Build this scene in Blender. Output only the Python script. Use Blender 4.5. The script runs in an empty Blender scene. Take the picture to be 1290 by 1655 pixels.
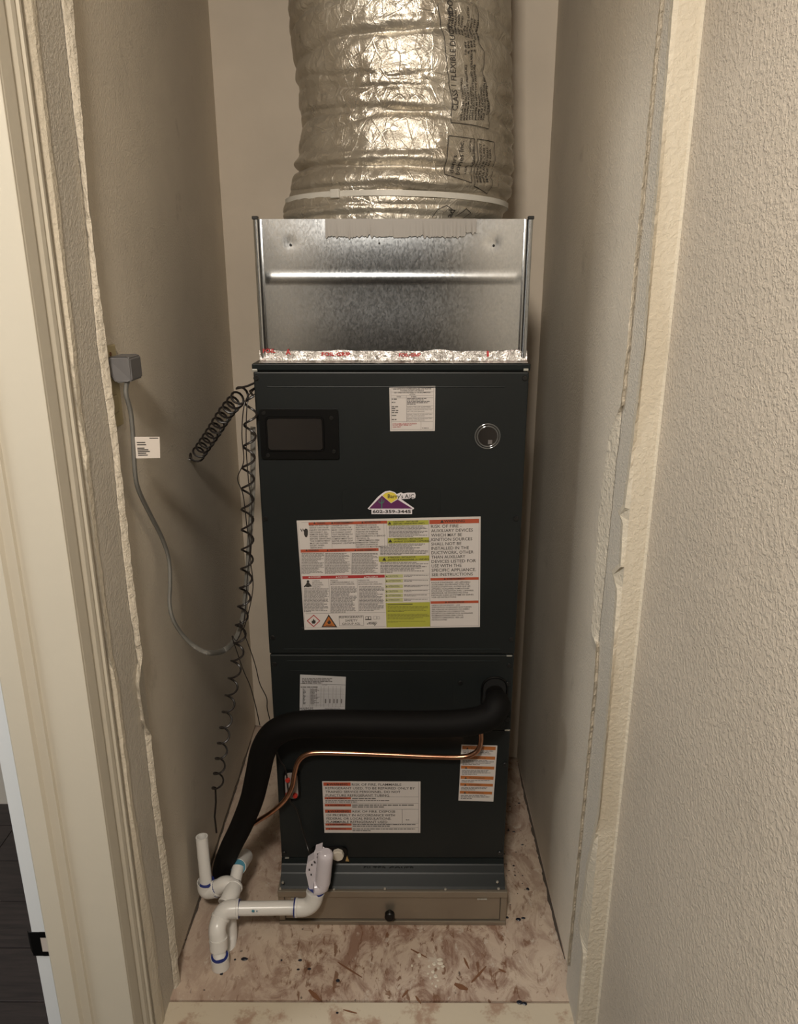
import bpy, bmesh, math, random
from mathutils import Vector, Matrix, noise
random.seed(7)
S = bpy.context.scene
COL = S.collection

# ------------------------------------------------------------------ camera, world, lights, exposure
CAM_Z, PITCH, YAW, FPX = 1.2315, 0.3027, 0.0038, 1207.47
cam_d = bpy.data.cameras.new('camera'); cam = bpy.data.objects.new('camera', cam_d); COL.objects.link(cam)
cam.location = (0, 0, CAM_Z); cam.rotation_euler = (math.pi/2 - PITCH, 0, YAW)
cam_d.sensor_fit = 'HORIZONTAL'; cam_d.sensor_width = 36; cam_d.lens = FPX/1290*36; cam_d.clip_start = 0.01
S.camera = cam
w = bpy.data.worlds.new('world'); S.world = w; w.use_nodes = True
w.node_tree.nodes['Background'].inputs[0].default_value = (0.9, 0.85, 0.75, 1)
w.node_tree.nodes['Background'].inputs[1].default_value = 0.04

def area(name, loc, target, sx, sy, power, color):
    l = bpy.data.lights.new(name, 'AREA'); l.shape = 'RECTANGLE'; l.size = sx; l.size_y = sy
    l.energy = power; l.color = color
    o = bpy.data.objects.new(name, l); COL.objects.link(o); o.location = loc
    o.rotation_euler = (Vector(target) - Vector(loc)).to_track_quat('-Z', 'Y').to_euler()
    return o
area('hall_ceiling_light', (-0.16, -0.30, 1.93), (-0.05, 1.0, 0.8), 0.17, 0.17, 21, (1.0, 0.915, 0.81))
area('daylight_window', (-3.0, -0.35, 1.15), (0.2, 1.0, 0.55), 1.2, 1.2, 9, (0.93, 0.97, 1.0))
area('side_room_ceiling_light', (-1.62, 0.34, 1.93), (-0.1, 1.1, 0.6), 0.26, 0.26, 13, (0.94, 0.98, 1.0))
area('hall_far_fill', (0.9, -1.9, 1.95), (0.3, -0.6, 0.6), 0.5, 0.5, 42, (1.0, 0.92, 0.82))  # added fill for softer frontal light, no known lamp there
S.view_settings.view_transform = 'Standard'; S.view_settings.look = 'None'
S.view_settings.exposure = 0.0; S.view_settings.gamma = 1; S.view_settings.use_curve_mapping = False

# ------------------------------------------------------------------ helpers
_cy, _sy, _cp, _sp = math.cos(YAW), math.sin(YAW), math.cos(PITCH), math.sin(PITCH)
_F = Vector((-_sy*_cp, _cy*_cp, -_sp)); _R = Vector((_cy, _sy, 0)); _U = _R.cross(_F)
_O = Vector((0, 0, CAM_Z))
def ray(px, py): return _F + _R*((px-645)/FPX) - _U*((py-827.5)/FPX)
def aY(px, py, Y): d = ray(px, py); return _O + d*(Y/d.y)
def aX(px, py, X): d = ray(px, py); return _O + d*(X/d.x)
def aZ(px, py, Z): d = ray(px, py); return _O + d*((Z-CAM_Z)/d.z)

def tag(o, label=None, cat=None, group=None, kind=None):
    if label: o['label'] = label
    if cat: o['category'] = cat
    if group: o['group'] = group
    if kind: o['kind'] = kind
    return o
def empty(name, loc, label, cat, group=None):
    o = bpy.data.objects.new(name, None); COL.objects.link(o); o.location = loc
    o.empty_display_size = .02
    return tag(o, label, cat, group)
def link(name, bm, mat, parent=None, smooth=False, kind=None, label=None):
    me = bpy.data.meshes.new(name)
    bmesh.ops.recalc_face_normals(bm, faces=bm.faces)
    if parent is not None:
        bm.transform(Matrix.Translation(-world_loc(parent)))
    bm.to_mesh(me); bm.free()
    o = bpy.data.objects.new(name, me); COL.objects.link(o)
    for m in (mat if isinstance(mat, (list, tuple)) else [mat]): me.materials.append(m)
    if parent is not None: o.parent = parent
    if smooth:
        for p in me.polygons: p.use_smooth = True
        try: me.set_sharp_from_angle(angle=math.radians(35))
        except Exception: pass
    if kind: o['kind'] = kind
    if label: o['label'] = label
    return o
def world_loc(o):
    v = Vector(o.location)
    while o.parent: o = o.parent; v += o.location
    return v
def box(bm, x0, x1, y0, y1, z0, z1, bevel=0, mi=0):
    b = bmesh.new(); bmesh.ops.create_cube(b, size=1)
    b.transform(Matrix.Translation(((x0+x1)/2, (y0+y1)/2, (z0+z1)/2)) @ Matrix.Diagonal((x1-x0, y1-y0, z1-z0, 1)))
    if bevel: bmesh.ops.bevel(b, geom=b.edges[:], offset=bevel, segments=2, affect='EDGES', profile=.5)
    for f in b.faces: f.material_index = mi
    merge(bm, b); return bm
def merge(bm, b):
    vm = {}
    for v in b.verts: vm[v] = bm.verts.new(v.co)
    for f in b.faces:
        try: nf = bm.faces.new([vm[v] for v in f.verts]); nf.material_index = f.material_index
        except ValueError: pass
    b.free()
def quad(bm, pts, mi=0):
    f = bm.faces.new([bm.verts.new(p) for p in pts]); f.material_index = mi; return f
def prism(bm, pts, off, mi=0):
    """closed polygon extruded by vector off"""
    a = [bm.verts.new(p) for p in pts]; b = [bm.verts.new(Vector(p)+Vector(off)) for p in pts]
    n = len(pts)
    fs = [bm.faces.new(a), bm.faces.new(b[::-1])]
    for i in range(n): fs.append(bm.faces.new((a[i], b[i], b[(i+1) % n], a[(i+1) % n])))
    for f in fs: f.material_index = mi
    return bm
def spline(pts, n=8):
    P = [Vector(p) for p in pts]; P = [P[0]*2-P[1]] + P + [P[-1]*2-P[-2]]
    out = []
    for i in range(1, len(P)-2):
        for k in range(n):
            t = k/n; a, b, c, d = P[i-1], P[i], P[i+1], P[i+2]
            out.append(.5*((2*b)+(c-a)*t+(2*a-5*b+4*c-d)*t*t+(-a+3*b-3*c+d)*t**3))
    out.append(P[-2]); return out
def tube(bm, pts, r, seg=12, caps=True, hollow=0, mi=0, flat=1.0):
    pts = [Vector(p) for p in pts]; n = len(pts)
    rr = r if callable(r) else (lambda t: r)
    T = [(pts[min(i+1, n-1)]-pts[max(i-1, 0)]).normalized() for i in range(n)]
    ref = Vector((0, 0, 1)) if abs(T[0].z) < .9 else Vector((1, 0, 0))
    u = (ref - T[0]*ref.dot(T[0])).normalized(); rings = []
    for i in range(n):
        u = (u - T[i]*u.dot(T[i])).normalized(); v = T[i].cross(u); R = rr(i/(n-1))
        rings.append([bm.verts.new(pts[i] + (u*math.cos(a)+v*flat*math.sin(a))*R) for a in [2*math.pi*k/seg for k in range(seg)]])
    for i in range(n-1):
        for k in range(seg):
            f = bm.faces.new((rings[i][k], rings[i][(k+1) % seg], rings[i+1][(k+1) % seg], rings[i+1][k])); f.material_index = mi
    if caps:
        for ring, p, t in ((rings[0], pts[0], T[0]), (rings[-1], pts[-1], -T[-1])):
            if hollow:
                inner = [bm.verts.new(p+(v.co-p)*hollow) for v in ring]
                deep = [bm.verts.new(v.co+t*.03) for v in inner]
                for k in range(seg):
                    k2 = (k+1) % seg
                    bm.faces.new((ring[k], ring[k2], inner[k2], inner[k])).material_index = mi
                    bm.faces.new((inner[k], inner[k2], deep[k2], deep[k])).material_index = mi
                bm.faces.new(deep).material_index = mi
            else: bm.faces.new(ring).material_index = mi
    return bm
def disc_y(bm, c, r, depth, seg=20, mi=0, bevel=.25):
    """round button whose axis is Y, front at c.y-depth"""
    c = Vector(c); rings = []
    for (rad, dy) in ((r, 0), (r, -depth*(1-bevel)), (r*(1-bevel*.6), -depth)):
        rings.append([bm.verts.new(c+Vector((rad*math.cos(a), dy, rad*math.sin(a)))) for a in [2*math.pi*k/seg for k in range(seg)]])
    for i in range(2):
        for k in range(seg):
            bm.faces.new((rings[i][k], rings[i][(k+1) % seg], rings[i+1][(k+1) % seg], rings[i+1][k])).material_index = mi
    bm.faces.new(rings[2]).material_index = mi; bm.faces.new(rings[0][::-1]).material_index = mi
    return bm

# ------------------------------------------------------------------ materials
def mat(name, color=(.5, .5, .5), rough=.5, metal=0, build=None, **kw):
    m = bpy.data.materials.new(name); m.use_nodes = True; nt = m.node_tree
    b = nt.nodes['Principled BSDF']
    b.inputs['Base Color'].default_value = (*color, 1); b.inputs['Roughness'].default_value = rough
    b.inputs['Metallic'].default_value = metal
    for k, v in kw.items(): b.inputs[k.replace('_', ' ')].default_value = v
    if build: build(nt, b)
    return m
def N(nt, t, **kw):
    n = nt.nodes.new(t)
    for k, v in kw.items():
        if k in n.inputs.keys(): n.inputs[k].default_value = v
        else: setattr(n, k, v)
    return n
def coord(nt, scale=(1, 1, 1), rot=(0, 0, 0)):
    t = N(nt, 'ShaderNodeTexCoord'); m = N(nt, 'ShaderNodeMapping'); m.inputs['Scale'].default_value = scale
    m.inputs['Rotation'].default_value = rot
    nt.links.new(t.outputs['Object'], m.inputs['Vector']); return m.outputs[0]
def ramp(nt, fac, stops):
    r = N(nt, 'ShaderNodeValToRGB'); nt.links.new(fac, r.inputs[0]); e = r.color_ramp.elements
    while len(e) < len(stops): e.new(.5)
    for i, (p, c) in enumerate(stops):
        e[i].position = p; e[i].color = (*c, 1) if isinstance(c, tuple) else (c, c, c, 1)
    return r.outputs[0]
def tex(nt, vec, scale, detail=3, rough=.5, dist=0):
    n = N(nt, 'ShaderNodeTexNoise', Scale=scale, Detail=detail, Roughness=rough, Distortion=dist)
    nt.links.new(vec, n.inputs['Vector']); return n.outputs[0]
def mixc(nt, fac, a, b, mode='MIX'):
    m = N(nt, 'ShaderNodeMix', data_type='RGBA', blend_type=mode)
    if isinstance(fac, float): m.inputs[0].default_value = fac
    else: nt.links.new(fac, m.inputs[0])
    for i, x in ((6, a), (7, b)):
        if isinstance(x, tuple): m.inputs[i].default_value = (*x, 1)
        else: nt.links.new(x, m.inputs[i])
    return m.outputs[2]
def bump(nt, b, h, strength=.3, dist=.002):
    n = N(nt, 'ShaderNodeBump', Strength=strength, Distance=dist); nt.links.new(h, n.inputs['Height'])
    nt.links.new(n.outputs[0], b.inputs['Normal'])
def wallmat(name, color, scale=150, strength=.5, dist=.0015, mottled=.06, lo=.42, hi=.62, dirt=None):
    def f(nt, b):
        v = coord(nt); n = tex(nt, v, scale, 3, .55, .3)
        n2 = tex(nt, v, scale*.35, 2, .5, .0)
        h = N(nt, 'ShaderNodeMath', operation='ADD'); nt.links.new(ramp(nt, n, [(lo, 0.0), (hi, 1.0)]), h.inputs[0]); nt.links.new(n2, h.inputs[1])
        bump(nt, b, h.outputs[0], strength, dist)
        c2 = tuple(x*(1-mottled*2) for x in color)
        c = mixc(nt, ramp(nt, tex(nt, v, 3.5, 4, .6), [(.35, 0.0), (.7, 1.0)]), color, c2)
        if dirt:
            c = mixc(nt, ramp(nt, tex(nt, v, 9, 5, .7), [(.62, 0.0), (.75, dirt)]), c, (.12, .09, .06))
        nt.links.new(c, b.inputs['Base Color'])
    return mat(name, color, .75, 0, f, Specular_IOR_Level=.3)
WALLC = (.63, .565, .465)
M_WALL = wallmat('closet_wall_paint', WALLC, 260, .4, .0012, dirt=.25)
M_HALL = wallmat('hall_wall_texture', (.53, .465, .38), 200, .5, .0017, lo=.44, hi=.60)
M_BACK = wallmat('back_wall_paint', (.61, .53, .43), 60, .12, .0008)
M_JAMBW = wallmat('opening_edge_plaster', (.54, .495, .42), 240, .45, .0014)
M_TRIM = wallmat('cream_trim_enamel', (.52, .475, .385), 40, .15, .0006, mottled=.02)
M_STRIP = wallmat('cream_strip_plaster', (.56, .50, .395), 150, .35, .0016, mottled=.02)
M_TORN = wallmat('torn_plaster', (.58, .52, .42), 120, .5, .0022, mottled=.10)
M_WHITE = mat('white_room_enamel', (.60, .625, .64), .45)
M_CEIL = mat('ceiling_paint', (.6, .56, .5), .8)
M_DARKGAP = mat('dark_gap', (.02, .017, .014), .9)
def steel(nt, b):
    v = coord(nt); bump(nt, b, tex(nt, v, 900, 2), .05, .0003)
    c = mixc(nt, ramp(nt, tex(nt, v, 5, 4), [(.4, 0.0), (.7, 1.0)]), (.0080, .0100, .0102), (.0100, .0125, .0127))
    nt.links.new(c, b.inputs['Base Color'])
M_STEEL = mat('charcoal_painted_steel', (.014, .017, .017), .42, 0, steel, Specular_IOR_Level=.35)
M_STEEL2 = mat('charcoal_painted_lip', (.008, .011, .0115), .36, .0, Specular_IOR_Level=.22)
M_BLACK = mat('black_plastic', (.0025, .0025, .0025), .35, Specular_IOR_Level=.3)
M_SCREW = mat('black_screw', (.008, .008, .008), .3)
M_SMOKE = mat('smoked_window', (.018, .016, .015), .22)
M_CLIP = mat('zinc_clip', (.6, .6, .55), .3, .8)
def galv(dark):
    def f(nt, b):
        v = coord(nt); vo = N(nt, 'ShaderNodeTexVoronoi', Scale=520.0)
        mp = coord(nt, (1, 1, .55)); nt.links.new(mp, vo.inputs['Vector'])
        g = N(nt, 'ShaderNodeSeparateColor'); nt.links.new(vo.outputs['Color'], g.inputs[0])
        mr = N(nt, 'ShaderNodeMapRange'); nt.links.new(g.outputs[0], mr.inputs[0]); mr.inputs[3].default_value = .19; mr.inputs[4].default_value = .24
        nt.links.new(mr.outputs[0], b.inputs['Roughness'])
        c = mixc(nt, g.outputs[1], tuple(.50*x*dark for x in (1, 1.05, 1.09)), tuple(.56*x*dark for x in (1, 1.05, 1.09)))
        nt.links.new(c, b.inputs['Base Color'])
        bump(nt, b, tex(nt, v, 7, 2), .10, .004)
    return f
M_GALV = mat('galvanized_sheet', (.6, .62, .63), .35, 1, galv(1))
M_GALV2 = mat('dull_galvanized_sheet', (.30, .26, .205), .42, .65)
M_MASTIC = mat('grey_sealant', (.215, .20, .18), .55, .3)
def foiltape(nt, b):
    v = coord(nt); n = tex(nt, v, 60, 4, .7, 1.5); bump(nt, b, n, .8, .005)
    c = mixc(nt, ramp(nt, tex(nt, coord(nt, (1, 1, 4)), 45, 2), [(.60, 0.0), (.66, 1.0)]), (.62, .60, .58), (.60, .53, .52))
    nt.links.new(c, b.inputs['Base Color'])
M_TAPE = mat('aluminium_tape', (.8, .78, .76), .25, 1, foiltape)
def foil(nt, b):
    v = coord(nt)
    n1 = tex(nt, v, 36, 5, .65, 1.4)
    n2 = N(nt, 'ShaderNodeTexVoronoi', Scale=42.0, feature='DISTANCE_TO_EDGE'); nt.links.new(coord(nt, (1, 1, .8)), n2.inputs['Vector'])
    cr = ramp(nt, n2.outputs['Distance'], [(0.0, 1.0), (.05, 0.0)])
    a = N(nt, 'ShaderNodeMath', operation='MULTIPLY_ADD'); nt.links.new(cr, a.inputs[0]); a.inputs[1].default_value = .10; nt.links.new(n1, a.inputs[2])
    bump(nt, b, a.outputs[0], .46, .008)
    r = ramp(nt, tex(nt, v, 12, 4, .6), [(.35, .24), (.65, .40)]); nt.links.new(r, b.inputs['Roughness'])
    c = mixc(nt, ramp(nt, tex(nt, v, 9, 3), [(.4, 0.0), (.6, 1.0)]), (.60, .56, .485), (.52, .475, .40))
    nt.links.new(c, b.inputs['Base Color'])
M_FOIL = mat('foil_duct_jacket', (.6, .55, .46), .28, .82, foil)
M_TIE = mat('white_nylon_tie', (.50, .48, .43), .4)
M_INK = mat('black_ink', (.03, .026, .022), .6)
M_PVC = mat('white_pvc', (.66, .645, .61), .28)
M_PVC2 = mat('float_switch_plastic', (.60, .56, .60), .2)
M_PRIMER = mat('blue_pvc_cement', (.008, .02, .15), .4)
M_PRIMER2 = mat('teal_pvc_cement', (.07, .24, .33), .5)
def copper(nt, b):
    v = coord(nt); c = mixc(nt, ramp(nt, tex(nt, v, 30, 4), [(.4, 0.0), (.7, 1.0)]), (.62, .33, .21), (.42, .20, .12))
    nt.links.new(c, b.inputs['Base Color'])
M_COPPER = mat('copper', (.6, .32, .2), .28, 1, copper)
M_FOAM = mat('black_foam_insulation', (.003, .0026, .0024), .7, Specular_IOR_Level=.15)
M_WIRE = mat('black_wire', (.012, .009, .008), .4)
M_GREYW = mat('grey_cable_jacket', (.16, .155, .14), .45)
M_PLUG = mat('grey_plug', (.13, .125, .125), .5)
M_PLATE = mat('ivory_plate', (.42, .35, .20), .4)
M_TAG = mat('white_tag', (.62, .56, .50), .6)
M_LABEL = mat('label_paper', (.56, .52, .49), .5)
M_RED = mat('label_red', (.35, .03, .03), .55)
M_ORANGE = mat('label_orange', (.38, .07, .03), .55)
M_ORANGE2 = mat('label_amber', (.40, .13, .03), .55)
M_YEL = mat('label_yellow_green', (.36, .36, .05), .55)
M_YEL2 = mat('label_pale_yellow', (.42, .42, .20), .55)
M_GRAYINK = mat('grey_ink', (.13, .12, .115), .6)
M_PURPLE = mat('sticker_purple', (.10, .015, .085), .5)
M_YELLOW = mat('sticker_yellow', (.66, .52, .06), .5)
M_GREEN = mat('sticker_green', (.05, .14, .10), .5)
M_STWHITE = mat('sticker_white', (.70, .66, .68), .5)
M_REDP = mat('red_plastic', (.40, .03, .02), .3)
M_PORT = mat('grey_port_plate', (.28, .24, .22), .3)
M_REDINK = mat('tape_red_ink', (.5, .03, .03), .5)
def wood(nt, b):
    v = coord(nt, (1, 12, 1)); c = mixc(nt, ramp(nt, tex(nt, v, 7, 5, .6, .5), [(.3, 0.0), (.7, 1.0)]), (.016, .013, .014), (.045, .034, .033))
    nt.links.new(c, b.inputs['Base Color'])
M_PLANK = mat('dark_wood_plank', (.03, .025, .025), .4, 0, wood)
def ply(nt, b):
    v = coord(nt)
    base = mixc(nt, ramp(nt, tex(nt, v, 6, 6, .65, .6), [(.35, 0.0), (.65, 1.0)]), (.54, .44, .345), (.44, .34, .27))
    st = ramp(nt, tex(nt, coord(nt, (1.3, .75, 1)), 11, 7, .72, 1.6), [(.44, 0.0), (.58, .85)])
    msk = N(nt, 'ShaderNodeSeparateXYZ'); nt.links.new(v, msk.inputs[0])
    # the bare, scraped zone lies in front of the unit, over-painted zones towards the walls
    ax = N(nt, 'ShaderNodeMath', operation='ADD'); nt.links.new(msk.outputs[0], ax.inputs[0]); ax.inputs[1].default_value = 0.0
    ab = N(nt, 'ShaderNodeMath', operation='ABSOLUTE'); nt.links.new(ax.outputs[0], ab.inputs[0])
    mr = ramp(nt, ab.outputs[0], [(.19, 1.0), (.33, .35)])
    m2 = N(nt, 'ShaderNodeMath', operation='MULTIPLY'); nt.links.new(st, m2.inputs[0]); nt.links.new(mr, m2.inputs[1])
    c = mixc(nt, m2.outputs[0], base, (.20, .105, .07))
    ch = ramp(nt, tex(nt, coord(nt, (2.6, 1, 1), (0, 0, .5)), 30, 4, .6, .8), [(.58, 0.0), (.64, .85)])
    m3 = N(nt, 'ShaderNodeMath', operation='MULTIPLY'); nt.links.new(ch, m3.inputs[0]); nt.links.new(mr, m3.inputs[1])
    c = mixc(nt, m3.outputs[0], c, (.15, .065, .03))
    pal = ramp(nt, tex(nt, coord(nt, (1.6, 1, 1)), 24, 5, .7, .4), [(.60, 0.0), (.66, .6)])
    c = mixc(nt, pal, c, (.56, .50, .42))
    dk = ramp(nt, tex(nt, v, 80, 3, .6), [(.68, 0.0), (.73, .85)])
    c = mixc(nt, dk, c, (.03, .022, .018))
    nt.links.new(c, b.inputs['Base Color'])
    bump(nt, b, tex(nt, v, 60, 5, .7), .35, .002)
M_PLY = mat('scraped_plywood', (.4, .32, .25), .6, 0, ply)
def sill(nt, b):
    v = coord(nt)
    c = mixc(nt, ramp(nt, tex(nt, v, 14, 6, .7), [(.52, 0.0), (.62, 1.0)]), (.54, .47, .36), (.36, .25, .18))
    nt.links.new(c, b.inputs['Base Color']); bump(nt, b, tex(nt, v, 50, 4), .4, .0015)
M_SILL = mat('painted_sill', (.6, .53, .4), .45, 0, sill)
M_SPOT = mat('dark_spot', (.008, .010, .018), .35)
M_BLOB = mat('cream_drip', (.60, .54, .44), .5)
M_CHIP = mat('brown_flake', (.17, .075, .035), .7)

# ------------------------------------------------------------------ the setting
UX1C = .2084
XR, XL = .3099, -.4196           # closet side walls
YBR, YBL = 1.7182, 1.8683        # back wall corners
JL, JR = -.4139, .3001           # faces of the opening
JY0, JY1 = .955, 1.06            # opening depth
JYR = aX(1017, 556, JR).y        # the right edge is thinner
JYS = aZ(600, 1618, 0).y         # seam between plywood and painted sill
XH = aY(1079.6, 556, JY0).x      # hall wall on the right
CEIL, FLOOR2 = 2.02, -.42
def struct(name, bm, m, parent=None, smooth=False, label=None): return link(name, bm, m, parent, smooth, None if parent else 'structure', label)

bm = bmesh.new()
prism(bm, [(XL-.05, JYS+.0015, 0), (XR+.05, JYS+.0015, 0), (XR+.05, YBR+.1, 0), (XL-.05, YBL+.1, 0)], (0, 0, -.019))
floor = struct('floor', bm, M_PLY)
bm = bmesh.new(); box(bm, XL-.03, XR+.03, JY0-.01, JYS-.0008, -.03, -.001, .002); struct('trim_1', bm, M_SILL)
bm = bmesh.new(); box(bm, XL-.02, XR+.3, JY0, JY0+.02, FLOOR2, -.031); struct('wall_front', bm, M_HALL)

def slab_side(X, dx, y0, y1, sign, name):
    """drywall sheet with a ragged bottom edge above the floor; behind it a dark plate"""
    bm = bmesh.new(); n = 70; top = CEIL
    a, b = [], []
    for i in range(n+1):
        y = y0+(y1-y0)*i/n
        z = .0085+.006*noise.noise(Vector((y*22, X*9, 1)))+.003*noise.noise(Vector((y*90, 3, 1)))
        a.append((X, y, max(.002, z))); b.append((X+dx, y, max(.002, z)))
    va = [bm.verts.new(p) for p in a]; vb = [bm.verts.new(p) for p in b]
    ta = [bm.verts.new((p[0], p[1], top)) for p in a]; tb = [bm.verts.new((p[0], p[1], top)) for p in b]
    for i in range(n):
        bm.faces.new((va[i], va[i+1], ta[i+1], ta[i])); bm.faces.new((vb[i], vb[i+1], tb[i+1], tb[i])); bm.faces.new((va[i], vb[i], vb[i+1], va[i+1]))
        bm.faces.new((ta[i], tb[i], tb[i+1], ta[i+1]))
    bm.faces.new((va[0], ta[0], tb[0], vb[0])); bm.faces.new((va[-1], vb[-1], tb[-1], ta[-1]))
    o = struct(name, bm, M_WALL)
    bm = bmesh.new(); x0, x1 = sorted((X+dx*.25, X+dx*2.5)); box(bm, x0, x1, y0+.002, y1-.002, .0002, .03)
    link('bottom_plate', bm, M_DARKGAP, o)  # plate coloured dark to stand for shade under the drywall edge
    return o
WL = slab_side(XL, -.013, JY1, YBL, -1, 'wall_left')
WR = slab_side(XR, .013, JYR, YBR, 1, 'wall_right')
bm = bmesh.new(); prism(bm, [(XL-.03, YBL+.006, 0.004), (XR+.03, YBR-.006, 0.004), (XR+.03, YBR+.05, 0.004), (XL-.03, YBL+.06, 0.004)], (0, 0, CEIL))
struct('wall_back', bm, M_BACK)
bm = bmesh.new(); box(bm, -3.4, 2.2, -3.2, 2.1, CEIL, CEIL+.03); struct('ceiling', bm, M_CEIL)
bm = bmesh.new(); box(bm, XL-.10, XR+.1, JY0, JY1, 1.90, CEIL); struct('wall_header', bm, M_HALL)

# --- opening edges
def ragged(y0, y1, n, f): return [f(y0+(y1-y0)*i/n) for i in range(n+1)]
def lerp_tab(tab, y):
    if y <= tab[0][0]: a, b = tab[0], tab[1]
    else:
        a, b = tab[-2], tab[-1]
        for i in range(len(tab)-1):
            if tab[i][0] <= y <= tab[i+1][0]: a, b = tab[i], tab[i+1]; break
    t = (y-a[0])/(b[0]-a[0]); return a[1]+(b[1]-a[1])*t
# right opening: wall_right_return = side face + bright front strip + hall wall
# ragged front edge of the side face, measured as depth along the wall (z, y)
bm = bmesh.new()
EDGE_R = [(0, 1090), (118, 1080), (307, 1064), (428, 1053), (556, 1044), (685, 1028), (774, 1017), (820, 1011), (832, 1003), (845, 1008), (917, 1004.5), (921, 993), (930, 992), (955, 999), (1095, 989), (1321, 969), (1403, 951), (1440, 947), (1499, 937), (1520, 940), (1535, 944), (1655, 934)]
rows = []
for py in range(-260, 1756, 12):
    pf = lerp_tab(EDGE_R, py)+1.1*noise.noise(Vector((py*.05, 4, 0)))
    p = aX(pf, py, JR); rows.append((p.z, p.y))
rows.sort()
rows = [(FLOOR2, rows[0][1])]+[r for r in rows if r[0] > FLOOR2+.01 and r[0] < CEIL-.05]+[(CEIL, rows[-1][1])]
RR = [(0, 1069.5), (93, 1060.5), (200, 1051), (342, 1039), (428, 1030), (556, 1019), (631, 1008), (713, 1001), (745, 996), (810, 990), (881, 983), (970, 974), (1041, 967), (1100, 963), (1564, 919)]
_yb = sorted((aX(lerp_tab(RR, py)-1.5, py, JR).z, aX(lerp_tab(RR, py)-1.5, py, JR).y) for py in range(0, 1564, 20))
def yback(z):
    if z <= _yb[0][0]: return _yb[0][1]
    if z >= _yb[-1][0]: return _yb[-1][1]
    return lerp_tab(_yb, z)
va = [bm.verts.new((JR, yback(z), z)) for z, y in rows]; vb = [bm.verts.new((JR, y, z)) for z, y in rows]
vc = [bm.verts.new((JR+.003, min(y, JY0+.012)-.0, z)) for z, y in rows]
for i in range(len(rows)-1):
    bm.faces.new((va[i], va[i+1], vb[i+1], vb[i])).material_index = 0
ve = [bm.verts.new((XR+.013, yback(z), z)) for z, y in rows]
for i in range(len(rows)-1): bm.faces.new((va[i], va[i+1], ve[i+1], ve[i]))
struct('wall_right_edge', bm, M_JAMBW)
# front strip and hall wall (one continuous sheet round the corner), chipped inner edge turns in behind the side face
bm = bmesh.new()
prev = None
for z, y in rows:
    r = [bm.verts.new(Vector(q)) for q in ((JR+.0015, y+.03, z), (JR-.0012, y-.001, z), (JR+.004, JY0-.003, z), (XH-.003, JY0-.003, z), (XH, JY0-.006, z))]
    if prev:
        for k in range(4): bm.faces.new((prev[k], prev[k+1], r[k+1], r[k]))
    prev = r
struct('wall_right_strip', bm, M_STRIP, smooth=False)
bm = bmesh.new(); box(bm, XH, XH+.10, -.75, JY0-.0062, FLOOR2, CEIL); struct('wall_right_hall', bm, M_HALL)

def ribbon(name, left, right, Xl, Xr, m, parent, y0, y1, step=7, jit=.8, back=.008, sgn=1, amp=.0016):
    """torn plaster strip: ragged faceted sheet standing proud of the wall edge"""
    bm = bmesh.new(); prev = None; K = 4
    for i in range(int((y1-y0)/step)+1):
        py = y0+i*step
        pl = lerp_tab(left, py)+jit*noise.noise(Vector((py*.07, 1, Xl*30)))
        pr = lerp_tab(right, py)+jit*1.6*noise.noise(Vector((py*.06, 9, Xl*30)))
        A = aX(pl, py, Xl); B = aX(pr, py, Xr); B.z = B.z
        r = []
        for k in range(K+1):
            t = k/K; q = A.lerp(B, t)
            if 0 < k < K: q.y -= amp*(1+noise.noise(Vector((py*.11, k*3.1, Xl*7)))*1.2)
            r.append(bm.verts.new(q))
        r.append(bm.verts.new(B+Vector((-.001*sgn, back*.5, 0)))); r.append(bm.verts.new(B+Vector((-.012*sgn, back*1.2, 0))))
        if prev:
            for k in range(len(r)-1): bm.faces.new((prev[k], prev[k+1], r[k+1], r[k]))
        prev = r
    return link(name, bm, m, parent)
# left opening
bm = bmesh.new()
EDGE_L = [(0, 49), (560, 116), (650, 124), (740, 140), (755, 138), (900, 156), (1060, 176), (1100, 186), (1290, 209), (1310, 212), (1500, 243), (1655, 262)]
rows = []
for py in range(-260, 1800, 12):
    p = aX(lerp_tab(EDGE_L, py)+1.3*noise.noise(Vector((py*.045, 7, 2))), py, JL); rows.append((p.z, p.y))
rows.sort()
rows = [(FLOOR2, rows[0][1])]+[r for r in rows if r[0] > FLOOR2+.01 and r[0] < CEIL-.05]+[(CEIL, rows[-1][1])]
va = [bm.verts.new((JL, JY1+.005, z)) for z, y in rows]; vb = [bm.verts.new((JL, y, z)) for z, y in rows]; ve = [bm.verts.new((XL-.013, JY1+.005, z)) for z, y in rows]
for i in range(len(rows)-1):
    bm.faces.new((va[i], va[i+1], vb[i+1], vb[i])); bm.faces.new((va[i], va[i+1], ve[i+1], ve[i]))
WLE = struct('wall_left_edge', bm, M_JAMBW)
# rough cream strip between opening and casing (raised coat, ragged edge)
XHL = aY(96, 560, JY0).x
CAS_Y1 = aX(95, 560, XHL+.004).y-.002            # outer edge of the casing
JAMB_Y = aX(70, 560, XHL+.016).y            # face of the door jamb
bm = bmesh.new(); prev = None
for z, y in rows:
    e = .004*noise.noise(Vector((z*14, 3, 5)))
    r = [bm.verts.new(Vector(q)) for q in ((JL-.001, y+.010+e, z), (JL+.0016, y+.008+e, z), (JL+.0012, y-.001, z), (JL-.003, JY0-.004, z), (XHL+.002, JY0-.004, z), (XHL, JY0-.007, z), (XHL, CAS_Y1-.006, z))]
    if prev:
        for k in range(6): bm.faces.new((prev[k], prev[k+1], r[k+1], r[k]))
    prev = r
struct('wall_left_strip', bm, M_STRIP)
bm = bmesh.new(); box(bm, XHL-.115, XHL-.0005, JAMB_Y+.018, JY1, FLOOR2, CEIL); struct('wall_left_hall', bm, M_HALL)
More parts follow.
